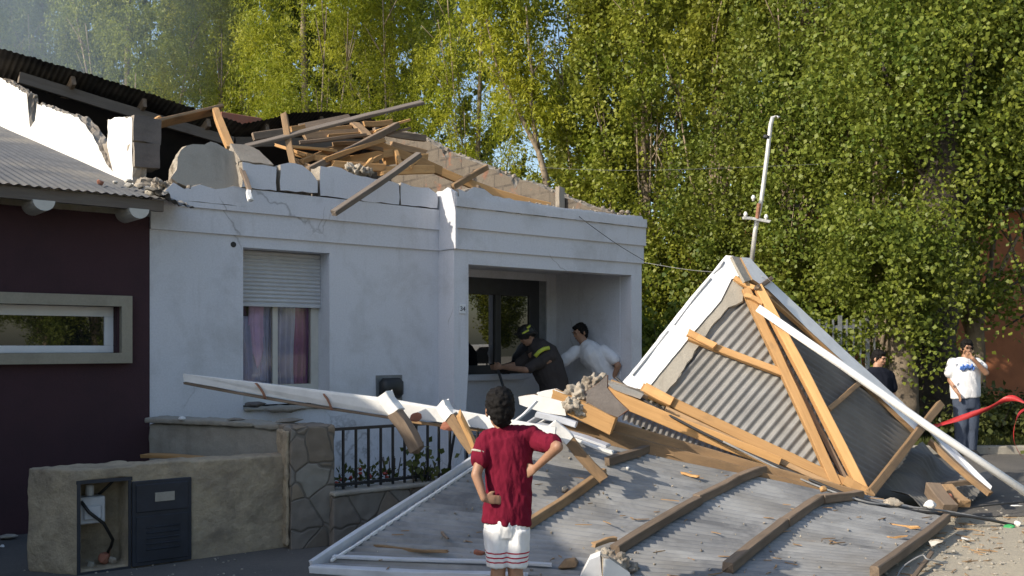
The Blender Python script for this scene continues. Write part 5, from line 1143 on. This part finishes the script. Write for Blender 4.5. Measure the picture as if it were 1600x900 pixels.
# dark bag and hose they handle on the sill
BG = lump('dark_bag', W(795, 578, 12.45), (.28, .09, .05), 'bunker_coat', seed=131, n=50); remesh(BG, .014, .03, 8); tag(BG, 'dark limp bundle lying on the porch window sill under the firefighter hands', 'bundle')
wire('hanging_strap', 'dark strap hanging from the bundle down the white porch wall', [W(778, 578, 12.1), W(785, 600, 12.0), W(790, 618, 11.95), W(796, 650, 11.9)], .018, 'cable_black', cat='strap')

# ------------------------------------------------------------------ background: orange house, metal gate, hedge
OH = thing('orange_house', 'terracotta rendered house standing behind the trees on the right', 'house', (14, 22, 0))
mb = MB(); mb.box((5.5, 21.5, 0), (24, 30, 4.6)); mb.build('wall', 'terracotta', OH)
mb = MB(); mb.box((5.3, 21.3, 4.6), (24.2, 30.2, 4.75)); mb.build('roof', 'concrete', OH)
mb = MB(); mb.box((12.6, 21.44, 0.9), (13.8, 21.499, 2.2)); mb.build('window', 'dark_frame', OH)
MG = thing('metal_gate', 'grey upright bar gate under the trees behind the roof corner', 'gate', (4.4, 14.7, 0))
x = W(1255, 500, 14.7).x
for z in (.25, 1.86): mb = MB(); mb.box((x-.2, 14.68, z), (x+1.15, 14.72, z+.05)); mb.build('rail', 'grey_metal', MG)
for k in range(13):
    xx = x-.18+k*.105; mb = MB(); r_ = .03 if k in (7, 11) else .012; mb.box((xx-r_, 14.665, 0.05), (xx+r_, 14.69, 2.0+(.06 if r_ > .02 else 0))); mb.build('post' if r_ > .02 else 'bar', 'grey_metal', MG)
SGN = MB(); SGN.box((x+.12, 14.8, 1.35), (x+.36, 14.82, 1.85)); tag(SGN.build('red_sign', 'petal_red'), 'small faded red board behind the bars of the grey gate', 'sign')

# ------------------------------------------------------------------ leaves
def leaves(name, pts, size, mat, parent, seed=0, narrow=.5, down=0.0, outward=None, jitter=.3):
    """one four-cornered leaf at every point, each its own orientation"""
    rs = np.random.RandomState(seed); n = len(pts); a = rs.normal(size=(n, 3)); a[:, 2] -= down*1.6
    if outward is not None: a += outward*.6
    a /= np.linalg.norm(a, axis=1)[:, None]; b = np.cross(a, rs.normal(size=(n, 3))); b /= np.linalg.norm(b, axis=1)[:, None]; c = np.cross(a, b)
    L = size*(1+jitter*rs.uniform(-1, 1, n))[:, None]; Wd = L*narrow*.5
    v = np.empty((n, 4, 3)); v[:, 0] = pts; v[:, 1] = pts+a*L*.42+b*Wd+c*Wd*.25; v[:, 2] = pts+a*L; v[:, 3] = pts+a*L*.42-b*Wd+c*Wd*.25
    me = bpy.data.meshes.new(name); me.vertices.add(n*4); me.vertices.foreach_set('co', v.astype(np.float32).ravel())
    me.loops.add(n*4); me.loops.foreach_set('vertex_index', np.arange(n*4, dtype=np.int32)); me.polygons.add(n)
    me.polygons.foreach_set('loop_start', np.arange(0, n*4, 4, dtype=np.int32)); me.polygons.foreach_set('loop_total', np.full(n, 4, dtype=np.int32))
    me.update(); me.validate(); me.materials.append(M[mat]); return link(bpy.data.objects.new(name, me), parent)
def tree(label, x, y, h, rad, kind, leafm, seed, base=.6, nl=30000, size=.075, limbs=7, tr=.14, bark='bark_pale', lean=0, group=None, gap=.0, z0=.05):
    rs = np.random.RandomState(seed); rnd = random.Random(seed)
    T = thing('tree', label, 'tree', (x, y, z0), group=group)
    # trunk and ascending limbs
    tips = []; mb = MB(); top_ = Vector((x+lean, y, h*.96))
    tp = [Vector((x, y, z0-.05)), Vector((x+rnd.uniform(-.06, .06), y, h*.12)), Vector((x+lean*.3+rnd.uniform(-.1, .1), y+rnd.uniform(-.1, .1), h*.35)), Vector((x+lean*.6+rnd.uniform(-.15, .15), y, h*.65)), top_]
    mb.tube(tp, tr, 9, .02, rings=[tr*1.35, tr, tr*.75, tr*.42, .02]); mb.build('trunk', bark, T, smooth=True)
    segs = [(tp[2], tp[3]), (tp[3], tp[4])]
    mb = MB()
    for k in range(limbs):
        a = rnd.uniform(0, 6.28) if k > 1 else -1.57+rnd.uniform(-.9, .9); hb_ = h*rnd.uniform(.05, .38); s0 = Vector((x+lean*hb_/h, y, hb_)); out = rad*rnd.uniform(.5, .9); up = h*rnd.uniform(.25, .5)
        if kind == 'poplar': out = rad*rnd.uniform(.45, .8)
        e1 = s0+Vector((math.cos(a)*out*.6, math.sin(a)*out*.6, up*.4)); e2 = s0+Vector((math.cos(a)*out, math.sin(a)*out, up*1.0)); r0 = tr*rnd.uniform(.3, .5)
        mb.tube([s0, s0.lerp(e1, .5)+Vector((0, 0, -.05*up)), e1, e2], r0, 6, .01); segs += [(s0, e1), (e1, e2)]
        for _ in range(3):
            f_ = rnd.uniform(.2, .9); s1 = e1.lerp(e2, f_); b_ = a+rnd.uniform(-1.2, 1.2); e3 = s1+Vector((math.cos(b_)*.5, math.sin(b_)*.5, rnd.uniform(.4, 1.1))); mb.tube([s1, s1.lerp(e3, .5), e3], r0*.35, 5, .005); segs.append((s1, e3))
    mb.build('limbs', bark, T, smooth=True)
    # crown: sprays of leaves filling an uneven outline
    def prof(t):
        if kind == 'poplar': return np.clip(np.minimum(.55+t*2.2, 1.0), 0, 1)*np.clip((1-t)*2.6+.25, 0, 1)
        return np.clip(.5+t*1.6, 0, 1)*np.clip((1-t)*1.8+.2, 0, 1)
    ns = nl//26; out = []; outn = []; tries = 0
    lobes = [(rs.uniform(0, 6.28), rs.uniform(0, 1), rs.uniform(.15, .4)) for _ in range(14)]
    while len(out) < ns and tries < ns*8:
        tries += 1
        t = rs.uniform(0, 1)**.95; a = rs.uniform(0, 6.283); rr = rs.uniform(.0, 1)**.45
        if math.sin(a) > .35 and rs.uniform() < .6: continue        # fewer leaves on the side away from the street
        m_ = 1+sum(k_*math.exp(-((a-a0+3.14) % 6.28-3.14)**2*2-((t-t0)*7)**2) for a0, t0, k_ in lobes)-.18
        r_ = rad*prof(t)*m_*rr; p = np.array([x+lean*t+r_*math.cos(a), y+r_*math.sin(a), base+(h-base)*t])
        nv = noise.noise(Vector((p[0]*.85+seed*3, p[1]*.85, p[2]*.42)))+.5*noise.noise(Vector((p[0]*2.1, p[1]*2.1+seed, p[2]*1.2)))
        if nv < -.10+gap+.12*(1-rr)-(0 if kind == 'willow' else .0): continue
        out.append(p); outn.append((math.cos(a), math.sin(a)))
    P0 = np.array(out); O0 = np.array(outn); ns = len(P0); k = 26; L = []; OW = []
    if kind == 'willow':
        ln = rs.uniform(.5, 1.25, ns); ox = rs.uniform(-.45, .9, ns)
        for j in range(k):
            f_ = (j+rs.uniform(0, 1, ns))/k; q_ = P0.copy(); d_ = ln*f_
            q_[:, 0] += O0[:, 0]*ox*d_*.6; q_[:, 1] += O0[:, 1]*ox*d_*.6; q_[:, 2] += .5*ln*(f_-.1)-1.15*ln*f_**2
            q_ += rs.normal(0, .05, (ns, 3)); L.append(q_)
        pts = np.concatenate(L); return T, leaves('crown', pts, size, leafm, T, seed, .27, down=.55)
    ln = rs.uniform(.25, .7, ns); tilt = rs.uniform(.1, .75, ns)
    for j in range(k):
        f_ = (j+rs.uniform(0, 1, ns))/k; q_ = P0.copy()
        q_[:, 0] += O0[:, 0]*ln*f_*tilt; q_[:, 1] += O0[:, 1]*ln*f_*tilt; q_[:, 2] += ln*f_*(1-.4*tilt)
        q_ += rs.normal(0, .075, (ns, 3)); L.append(q_); OW.append(np.column_stack([O0, np.zeros(ns)]))
    pts = np.concatenate(L); return T, leaves('crown', pts, size, leafm, T, seed, .82, down=.15, outward=np.concatenate(OW))
TREES = [
 # px, Z, height, radius, kind, leaf, nl, size, label
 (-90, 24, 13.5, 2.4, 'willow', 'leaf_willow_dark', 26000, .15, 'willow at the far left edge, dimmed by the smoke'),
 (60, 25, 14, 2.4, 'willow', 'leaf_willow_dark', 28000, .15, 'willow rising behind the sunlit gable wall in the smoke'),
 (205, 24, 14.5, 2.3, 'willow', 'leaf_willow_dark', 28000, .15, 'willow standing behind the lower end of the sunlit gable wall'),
 (345, 25, 13.5, 2.2, 'willow', 'leaf_willow', 27000, .15, 'bushy willow rising behind the red chimney'),
 (480, 23, 14, 2.2, 'willow', 'leaf_willow', 28000, .15, 'bright yellow green willow right above the roof timbers'),
 (615, 24.5, 14, 2.0, 'willow', 'leaf_willow', 25000, .15, 'willow behind the tip of the long weathered board'),
 (745, 23.5, 14, 1.9, 'willow', 'leaf_willow', 22000, .15, 'thin willow with sky gaps left of the forked pale trunk'),
 (1010, 21.5, 14, 1.6, 'poplar', 'leaf_birch', 30000, .105, 'light green poplar rising behind the right end of the white house'),
 (925, 22.5, 14, 1.3, 'poplar', 'leaf_birch', 24000, .105, 'slim light poplar just right of the forked pale trunk'),
 (1115, 20.5, 13, 1.6, 'poplar', 'leaf_birch', 30000, .105, 'poplar left of the service mast'),
 (1235, 19, 13, 1.7, 'poplar', 'leaf_poplar', 36000, .105, 'dense poplar right behind the service mast'),
 (1375, 18, 13, 1.8, 'poplar', 'leaf_poplar', 34000, .105, 'broad poplar with a cluster of pale stems above the grey gate'),
 (1520, 17.5, 12.5, 1.8, 'poplar', 'leaf_poplar', 38000, .105, 'poplar over the man in the printed shirt'),
 (1665, 17, 12, 1.8, 'poplar', 'leaf_poplar', 32000, .105, 'poplar cut off by the right picture edge'),
]
for k, (px, Z, h, rad, kind, lm, nl, sz, lab) in enumerate(TREES):
    x = (px-800)/F*Z; pop = kind == 'poplar'
    base = {1010: 1.0, 925: .9, 1115: .5, 1235: 1.0, 1375: 1.5, 1520: 4.0, 1665: 4.6}.get(px, .6)
    tree(lab, x, Z, h, rad, kind, lm, 40+k, base=base, nl=int(nl*((2.6 if Z < 19.5 else 2.0) if pop else 3.4)), size=sz*((.70 if Z < 19.5 else .80) if pop else .64), limbs=12 if pop else 8, tr=.16 if px != 745 else .1, group='trees behind the houses', gap={745: .05, 615: -.04, 925: .0}.get(px, .075 if pop else -.07), bark='bark_pale')
# forked pale trunk leaning left
FT = thing('tree', 'slender leaning tree with a forked pale trunk and thin foliage behind the far gable wall', 'tree', tuple(Vector((W(862, 500, 21).x, 21, .05))), group='trees behind the houses')
mb = MB(); w = lambda x, y, dz=0: W(x, y, 21+dz)
fk = w(841, 235); b0 = Vector((w(866, 500).x, 21, .0))
mb.tube([b0, w(860, 330), w(852, 275), fk, w(815, 185), w(797, 150), w(775, 100), w(760, 30)], .1, 8, rings=[.13, .085, .075, .062, .05, .042, .03, .02])
mb.tube([fk, w(833, 190), w(829, 145), w(832, 115), w(826, 70), w(822, 10)], .06, 8, .02); mb.tube([w(829, 150), w(812, 120), w(806, 90)], .02, 6, .008); mb.tube([w(832, 115), w(846, 95), w(860, 60)], .02, 6, .008); mb.tube([w(797, 150), w(780, 120), w(752, 95)], .022, 6, .008)
mb.build('trunk', 'bark_pale', FT, smooth=True)
rs = np.random.RandomState(77); P0 = []
for _ in range(620):
    tt = rs.uniform(0, 1); p = w(838-75*tt+rs.normal(0, 26), 190-240*tt, rs.uniform(-.3, .9)); P0.append(p)
P0 = np.array(P0); L = []; ln = rs.uniform(.3, .9, len(P0)); dr = rs.uniform(-.5, .5, (len(P0), 2))
for j in range(20):
    f_ = (j+rs.uniform(0, 1, len(P0)))/20; q_ = P0.copy(); q_[:, 0] += dr[:, 0]*ln*f_; q_[:, 1] += dr[:, 1]*ln*f_; q_[:, 2] += .3*ln*f_-1.1*ln*f_**2; q_ += rs.normal(0, .03, (len(P0), 3)); L.append(q_)
leaves('crown', np.concatenate(L), .13, 'leaf_willow', FT, 5, .27, down=.5)
# old thick trunks low on the right
def bigtrunk(label, px, Z, r0, h, bark, leafm=None, seed=0, n=0):
    x = (px-800)/F*Z; T = thing('tree', label, 'tree', (x, Z, .05)); mb = MB(); rnd = random.Random(seed)
    mb.tube([(x, Z, -.05), (x, Z, .25), (x+.03, Z, .9), (x-.02, Z, 1.7), (x+.05, Z, h)], r0, 14, rings=[r0*1.45, r0*1.12, r0, r0*.95, r0*.8]); 
    o = mb.build('trunk', bark, T, smooth=True); remesh(o, .04, .05, 3, 1)
    return T, x
T, x = bigtrunk('old thick dark trunk right behind the man in the printed shirt', 1464, 15.6, .36, 5.5, 'bark_dark', seed=1)
mbk = MB()
for k in range(5): mbk.tube([(x, 15.6, 3.2+.4*k), (x+math.cos(k*1.7)*.7, 15.6+math.sin(k*1.7)*.4, 4.4+.4*k), (x+math.cos(k*1.7)*1.1, 15.6+math.sin(k*1.7)*.6, 6+.3*k)], .09, 7, .02)
mbk.build('limbs', 'bark_dark', T, smooth=True)
rs = np.random.RandomState(5)
def cloudleaf(parent, c, r, n, size, mat, seed, gapt=-.05):
    rs = np.random.RandomState(seed); out = []
    while len(out) < n:
        p = rs.normal(0, .5, 3)*np.array(r)+np.array(c)
        if noise.noise(Vector((p[0]*1.6+seed, p[1]*1.6, p[2]*1.1))) > gapt: out.append(p)
    return leaves('crown', np.array(out), size, mat, parent, seed, .82, down=.2)
cloudleaf(T, (x-.2, 15.4, 6.2), (2.2, 1.4, 2.4), 26000, .075, 'leaf_poplar', 6)
T, x = bigtrunk('pale mottled stump like trunk left of the old dark trunk', 1410, 14.9, .20, 3.2, 'bark_pale', seed=2)
cloudleaf(T, (x-.25, 14.7, 2.75), (1.2, .8, 1.25), 16000, .07, 'leaf_poplar', 7)
# overhanging dark branches at the right edge
T = thing('tree', 'low spreading tree whose dark leafy branches hang before the terracotta wall', 'tree', (10.4, 17.6, .05))
mb = MB(); mb.tube([(10.4, 17.6, -.05), (10.35, 17.6, 1.5), (10.0, 17.4, 3.5), (9.6, 17, 6)], .16, 9, .06); mb.build('trunk', 'bark_dark', T, smooth=True)
mb = MB(); mb.tube([(10.2, 17.5, 2.6), (9.4, 16.8, 2.4), (8.3, 16.2, 1.9)], .05, 6, .012); mb.tube([(10.1, 17.5, 2.9), (9.0, 16.6, 2.9), (8.2, 16.0, 2.5)], .05, 6, .012); mb.build('limbs', 'bark_dark', T, smooth=True)
cloudleaf(T, (8.9, 16.4, 2.5), (1.4, 1.0, .5), 2600, .075, 'leaf_poplar', 8, .05)
cloudleaf(T, (10.2, 16.8, 6.0), (2.2, 1.4, 1.6), 13000, .08, 'leaf_poplar', 9, 0)
# pale stem cluster in the gap of the broad poplar
T = thing('bare_shrub', 'cluster of bare pale stems showing in a gap of the trees right of the mast', 'shrub', (W(1365, 500, 17).x, 16.9, .05))
mb = MB(); w = lambda x, y, dz=0: W(x, y, 16.5+dz)
for k, (xa, ya, xb, yb, xc, yc) in enumerate(((1352, 560, 1345, 380, 1340, 300), (1358, 560, 1358, 400, 1366, 290), (1366, 560, 1370, 380, 1372, 280), (1376, 560, 1386, 420, 1388, 300), (1384, 420, 1402, 370, 1432, 310), (1350, 420, 1338, 350, 1335, 300))):
    mb.tube([w(xa, ya), w((xa+xb)/2+3, (ya+yb)/2), w(xb, yb), w(xc, yc)], .045, 7, .012)
mb.build('stems', 'bark_pale', T, smooth=True)
# farther trees as single distant backdrop trees
for k, px in enumerate((-60, 80, 235, 380, 520, 650, 1010, 1180, 1340, 1500, 1640)):
    Z = 34+(k % 3)*1.5; x = (px-800)/F*Z
    tree(['distant tree behind the smoky willows, outermost left', 'distant tree filling the gap right of the outermost smoky willow', 'distant tree glimpsed behind the lower gable end', 'distant tree glimpsed behind the chimney willow', 'distant tree glimpsed behind the bright willow', 'distant tree glimpsed left of the thin willow',
          'distant tree glimpsed behind the white house end', 'distant tree glimpsed left of the mast', 'distant tree glimpsed behind the broad poplar', 'distant tree glimpsed over the old dark trunk', 'distant tree behind the outermost right poplar'][k],
         x, Z, 17 if k < 6 else 15, 3.4, 'poplar', 'leaf_far', 140+k, base=.4, nl=22000, size=.22, limbs=3, tr=.12, group='distant trees behind the front row', bark='bark_pale')
# shrubs closing the view under the poplars
def shrub(label, px, Z, r, h, n, mat, seed, size=.1, name='shrub'):
    x = (px-800)/F*Z; T = thing(name, label, 'shrub', (x, Z, 0)); mb = MB(); rnd = random.Random(seed)
    for k in range(7): a = rnd.uniform(0, 6.28); mb.tube([(x, Z, 0), (x+math.cos(a)*r*.3, Z+math.sin(a)*r*.3, h*.5), (x+math.cos(a)*r*.7, Z+math.sin(a)*r*.7, h*.9)], .015, 5, .004)
    mb.build('stems', 'bark_dark', T, smooth=True); o = cloudleaf(T, (x, Z, h*.5), (r, r*.7, h*.55), n, size, mat, seed, -.1); o.name = 'foliage'
shrub('dark bush in the shade behind the white house corner', 1035, 17, 1.0, 2.2, 9000, 'leaf_poplar', 201)
shrub('dark bush behind the left white edge of the roof corner', 1110, 17.5, 1.2, 1.9, 9000, 'leaf_poplar', 202)
shrub('bush below the poplar between the mast and the grey gate', 1215, 17, 1.2, 1.9, 9000, 'leaf_poplar', 203)
shrub('low weedy bush behind the legs of the man in the printed shirt', 1560, 15.6, 1.6, .7, 9000, 'leaf_grass', 204, .09)
shrub('small green plant growing behind the railing', 612, 8.5, .12, .68, 150, 'leaf_willow', 205, .08, 'plant')
shrub('dry low weed behind the middle of the railing', 650, 8.3, .25, .65, 260, 'leaf_grass', 206, .07, 'plant')
# flowers in the yard behind the railing
def flower(label, px, Z, seed):
    x = (px-800)/F*Z; T = thing('flowering_plant', label, 'plant', (x, Z, 0)); rs = np.random.RandomState(seed)
    leaves('foliage', rs.normal(0, 1, (140, 3))*np.array([.1, .07, .07])+np.array([x, Z, .42]), .05, 'leaf_grass', T, seed, .6)
    mb = MB(); mb.tube([(x, Z, 0), (x, Z, .4)], .012, 6); mb.build('stem', 'bark_dark', T)
    for k in range(6): lump('flower', (x+rs.normal(0, .07), Z+rs.normal(0, .05), .46+rs.normal(0, .03)), .022, 'petal_red', T, seed+k, 14)
flower('red flowering plant low behind the left end of the railing', 540, 8.2, 11); flower('red flowering plant behind the railing, second from the pillar', 575, 8.35, 12); flower('dull red flowering plant under the left rafter stub', 600, 8.5, 13)
# grass beyond the kerb
rs = np.random.RandomState(3); n = 26000; gx = rs.uniform(2.5, 16, n); gy = 14.35+rs.uniform(0, 1, n)**1.6*6
pts = np.column_stack([gx, gy, np.full(n, .05)]); o = leaves('grass', pts, .16, 'leaf_grass', None, 9, .14, down=-1.6); tag(o, 'rough short grass beyond the kerb under the trees', 'grass', kind='stuff')

# ------------------------------------------------------------------ just outside the frame: an unseen house added on the left to shade the yard, the street mirrored in the porch window
GH = thing('added_shade_house', 'plain rendered house added outside the picture at the left to shade the yard', 'house', (-8, 1, 0))
mb = MB(); mb.prism([(-11, -9, 0), (-6.3, -9, 0), (-6.3, 5.6, 0), (-11, 5.6, 0)], (0, 0, 4.2)); mb.build('wall', 'beige_trim', GH)
mb = MB(); mb.prism([(-11.4, -9.4, 4.2), (-6.0, -9.4, 4.2), (-8.7, -9.4, 5.3)], (0, 15.4, 0)); mb.build('roof', 'zinc_roof', GH)
mb = MB(); mb.box((-6.32, -2, .9), (-6.26, -.6, 2.2)); mb.box((-6.32, 2, .9), (-6.26, 3.4, 2.2)); mb.build('window', 'dark_frame', GH)
def copy_tree(src, loc, label):
    c = src.copy(); COL.objects.link(c); c.location = loc; c['label'] = label
    for ch in src.children:
        d = ch.copy(); COL.objects.link(d); inv = ch.matrix_parent_inverse.copy(); d.parent = c; d.matrix_parent_inverse = inv
srcs = [o for o in bpy.data.objects if o.name.startswith('tree') and o.type == 'EMPTY' and o.get('group') == 'trees behind the houses']
for (x, y, k) in ((19, 12.6, 8), (20, 9.2, 7), (19, 5.6, 9), (20, 2.2, 10), (19.5, -1.4, 11), (16, -5, 10), (19, -9, 11), (17, -13, 9)):
    copy_tree(srcs[k], (x, y, .05), 'street tree outside the picture to the right, mirrored in glass, %s' % {12.6: 'farthest', 9.2: 'behind the pickup', 5.6: 'beside the pickup', 2.2: 'second nearest', -1.4: 'nearest', -5: 'left one', -9: 'middle one', -13: 'right one'}[y])
PK = thing('pickup', 'pale pickup parked down the street outside the picture, mirrored in the porch window', 'pickup', (13.5, 8.2, 0))
mb = MB(); px0, py0 = 13.0, 7.4
side = [(0, .45), (0, .95), (1.15, 1.05), (1.7, 1.62), (2.9, 1.65), (3.2, 1.1), (4.9, 1.08), (4.9, .45)]
mb.prism([(px0, py0+a_, b_) for a_, b_ in side], (1.75, 0, 0)); mb.build('body', 'car_paint', PK, bev=.05)
mb = MB(); mb.prism([(px0-.01, py0+1.75, 1.1), (px0-.01, py0+2.2, 1.56), (px0-.01, py0+2.8, 1.58), (px0-.01, py0+3.0, 1.12)], (1.77, 0, 0)); mb.build('side_window', 'glass_dark', PK)
for dy in (.95, 3.95):
    for dx in (-.02, 1.55): mb = MB(); mb.tube([(px0+dx, py0+dy, .35), (px0+dx+.22, py0+dy, .35)], .35, 20); mb.build('wheel', 'black_plastic', PK)

# ------------------------------------------------------------------ smoke drifting up at the left
SM = MB(); SM.ell(W(-30, -10, 19.2), (5.6, 2.0, 4.4), n=20); sm = SM.build('smoke', 'black_iron'); tag(sm, 'thin pale blue smoke drifting before the trees at the upper left', 'smoke', kind='stuff')
m = bpy.data.materials.new('smoke_air'); m.use_nodes = True; t = m.node_tree; t.nodes.remove(t.nodes['Principled BSDF'])
pv = N(t, "ShaderNodeVolumePrincipled"); pv.inputs['Color'].default_value = (.62, .78, 1, 1); pv.inputs['Anisotropy'].default_value = .1
tc = N(t, "ShaderNodeTexCoord"); c0_ = W(-30, -10, 19.2); mp = N(t, "ShaderNodeMapping"); mp.inputs['Location'].default_value = tuple(-c0_); t.links.new(tc.outputs['Object'], mp.inputs[0])
mp2 = N(t, "ShaderNodeMapping"); mp2.inputs['Scale'].default_value = (1/5.6, 1/2.0, 1/4.4); t.links.new(mp.outputs[0], mp2.inputs[0])
ln_ = N(t, "ShaderNodeVectorMath", operation='LENGTH'); t.links.new(mp2.outputs[0], ln_.inputs[0])
fo = N(t, "ShaderNodeMapRange"); t.links.new(ln_.outputs['Value'], fo.inputs[0]); fo.inputs[1].default_value = .15; fo.inputs[2].default_value = 1; fo.inputs[3].default_value = .20; fo.inputs[4].default_value = 0
nz = N(t, "ShaderNodeTexNoise"); t.links.new(tc.outputs['Object'], nz.inputs['Vector']); nz.inputs['Scale'].default_value = .5; nz.inputs['Detail'].default_value = 3
mr = N(t, "ShaderNodeMapRange"); t.links.new(nz.outputs[0], mr.inputs[0]); mr.inputs[1].default_value = .35; mr.inputs[2].default_value = .65; mr.inputs[3].default_value = .5; mr.inputs[4].default_value = 1.3
mm_ = N(t, "ShaderNodeMath", operation='MULTIPLY'); t.links.new(fo.outputs[0], mm_.inputs[0]); t.links.new(mr.outputs[0], mm_.inputs[1]); t.links.new(mm_.outputs[0], pv.inputs['Density'])
t.links.new(pv.outputs[0], t.nodes['Material Output'].inputs['Volume']); sm.data.materials.clear(); sm.data.materials.append(m)
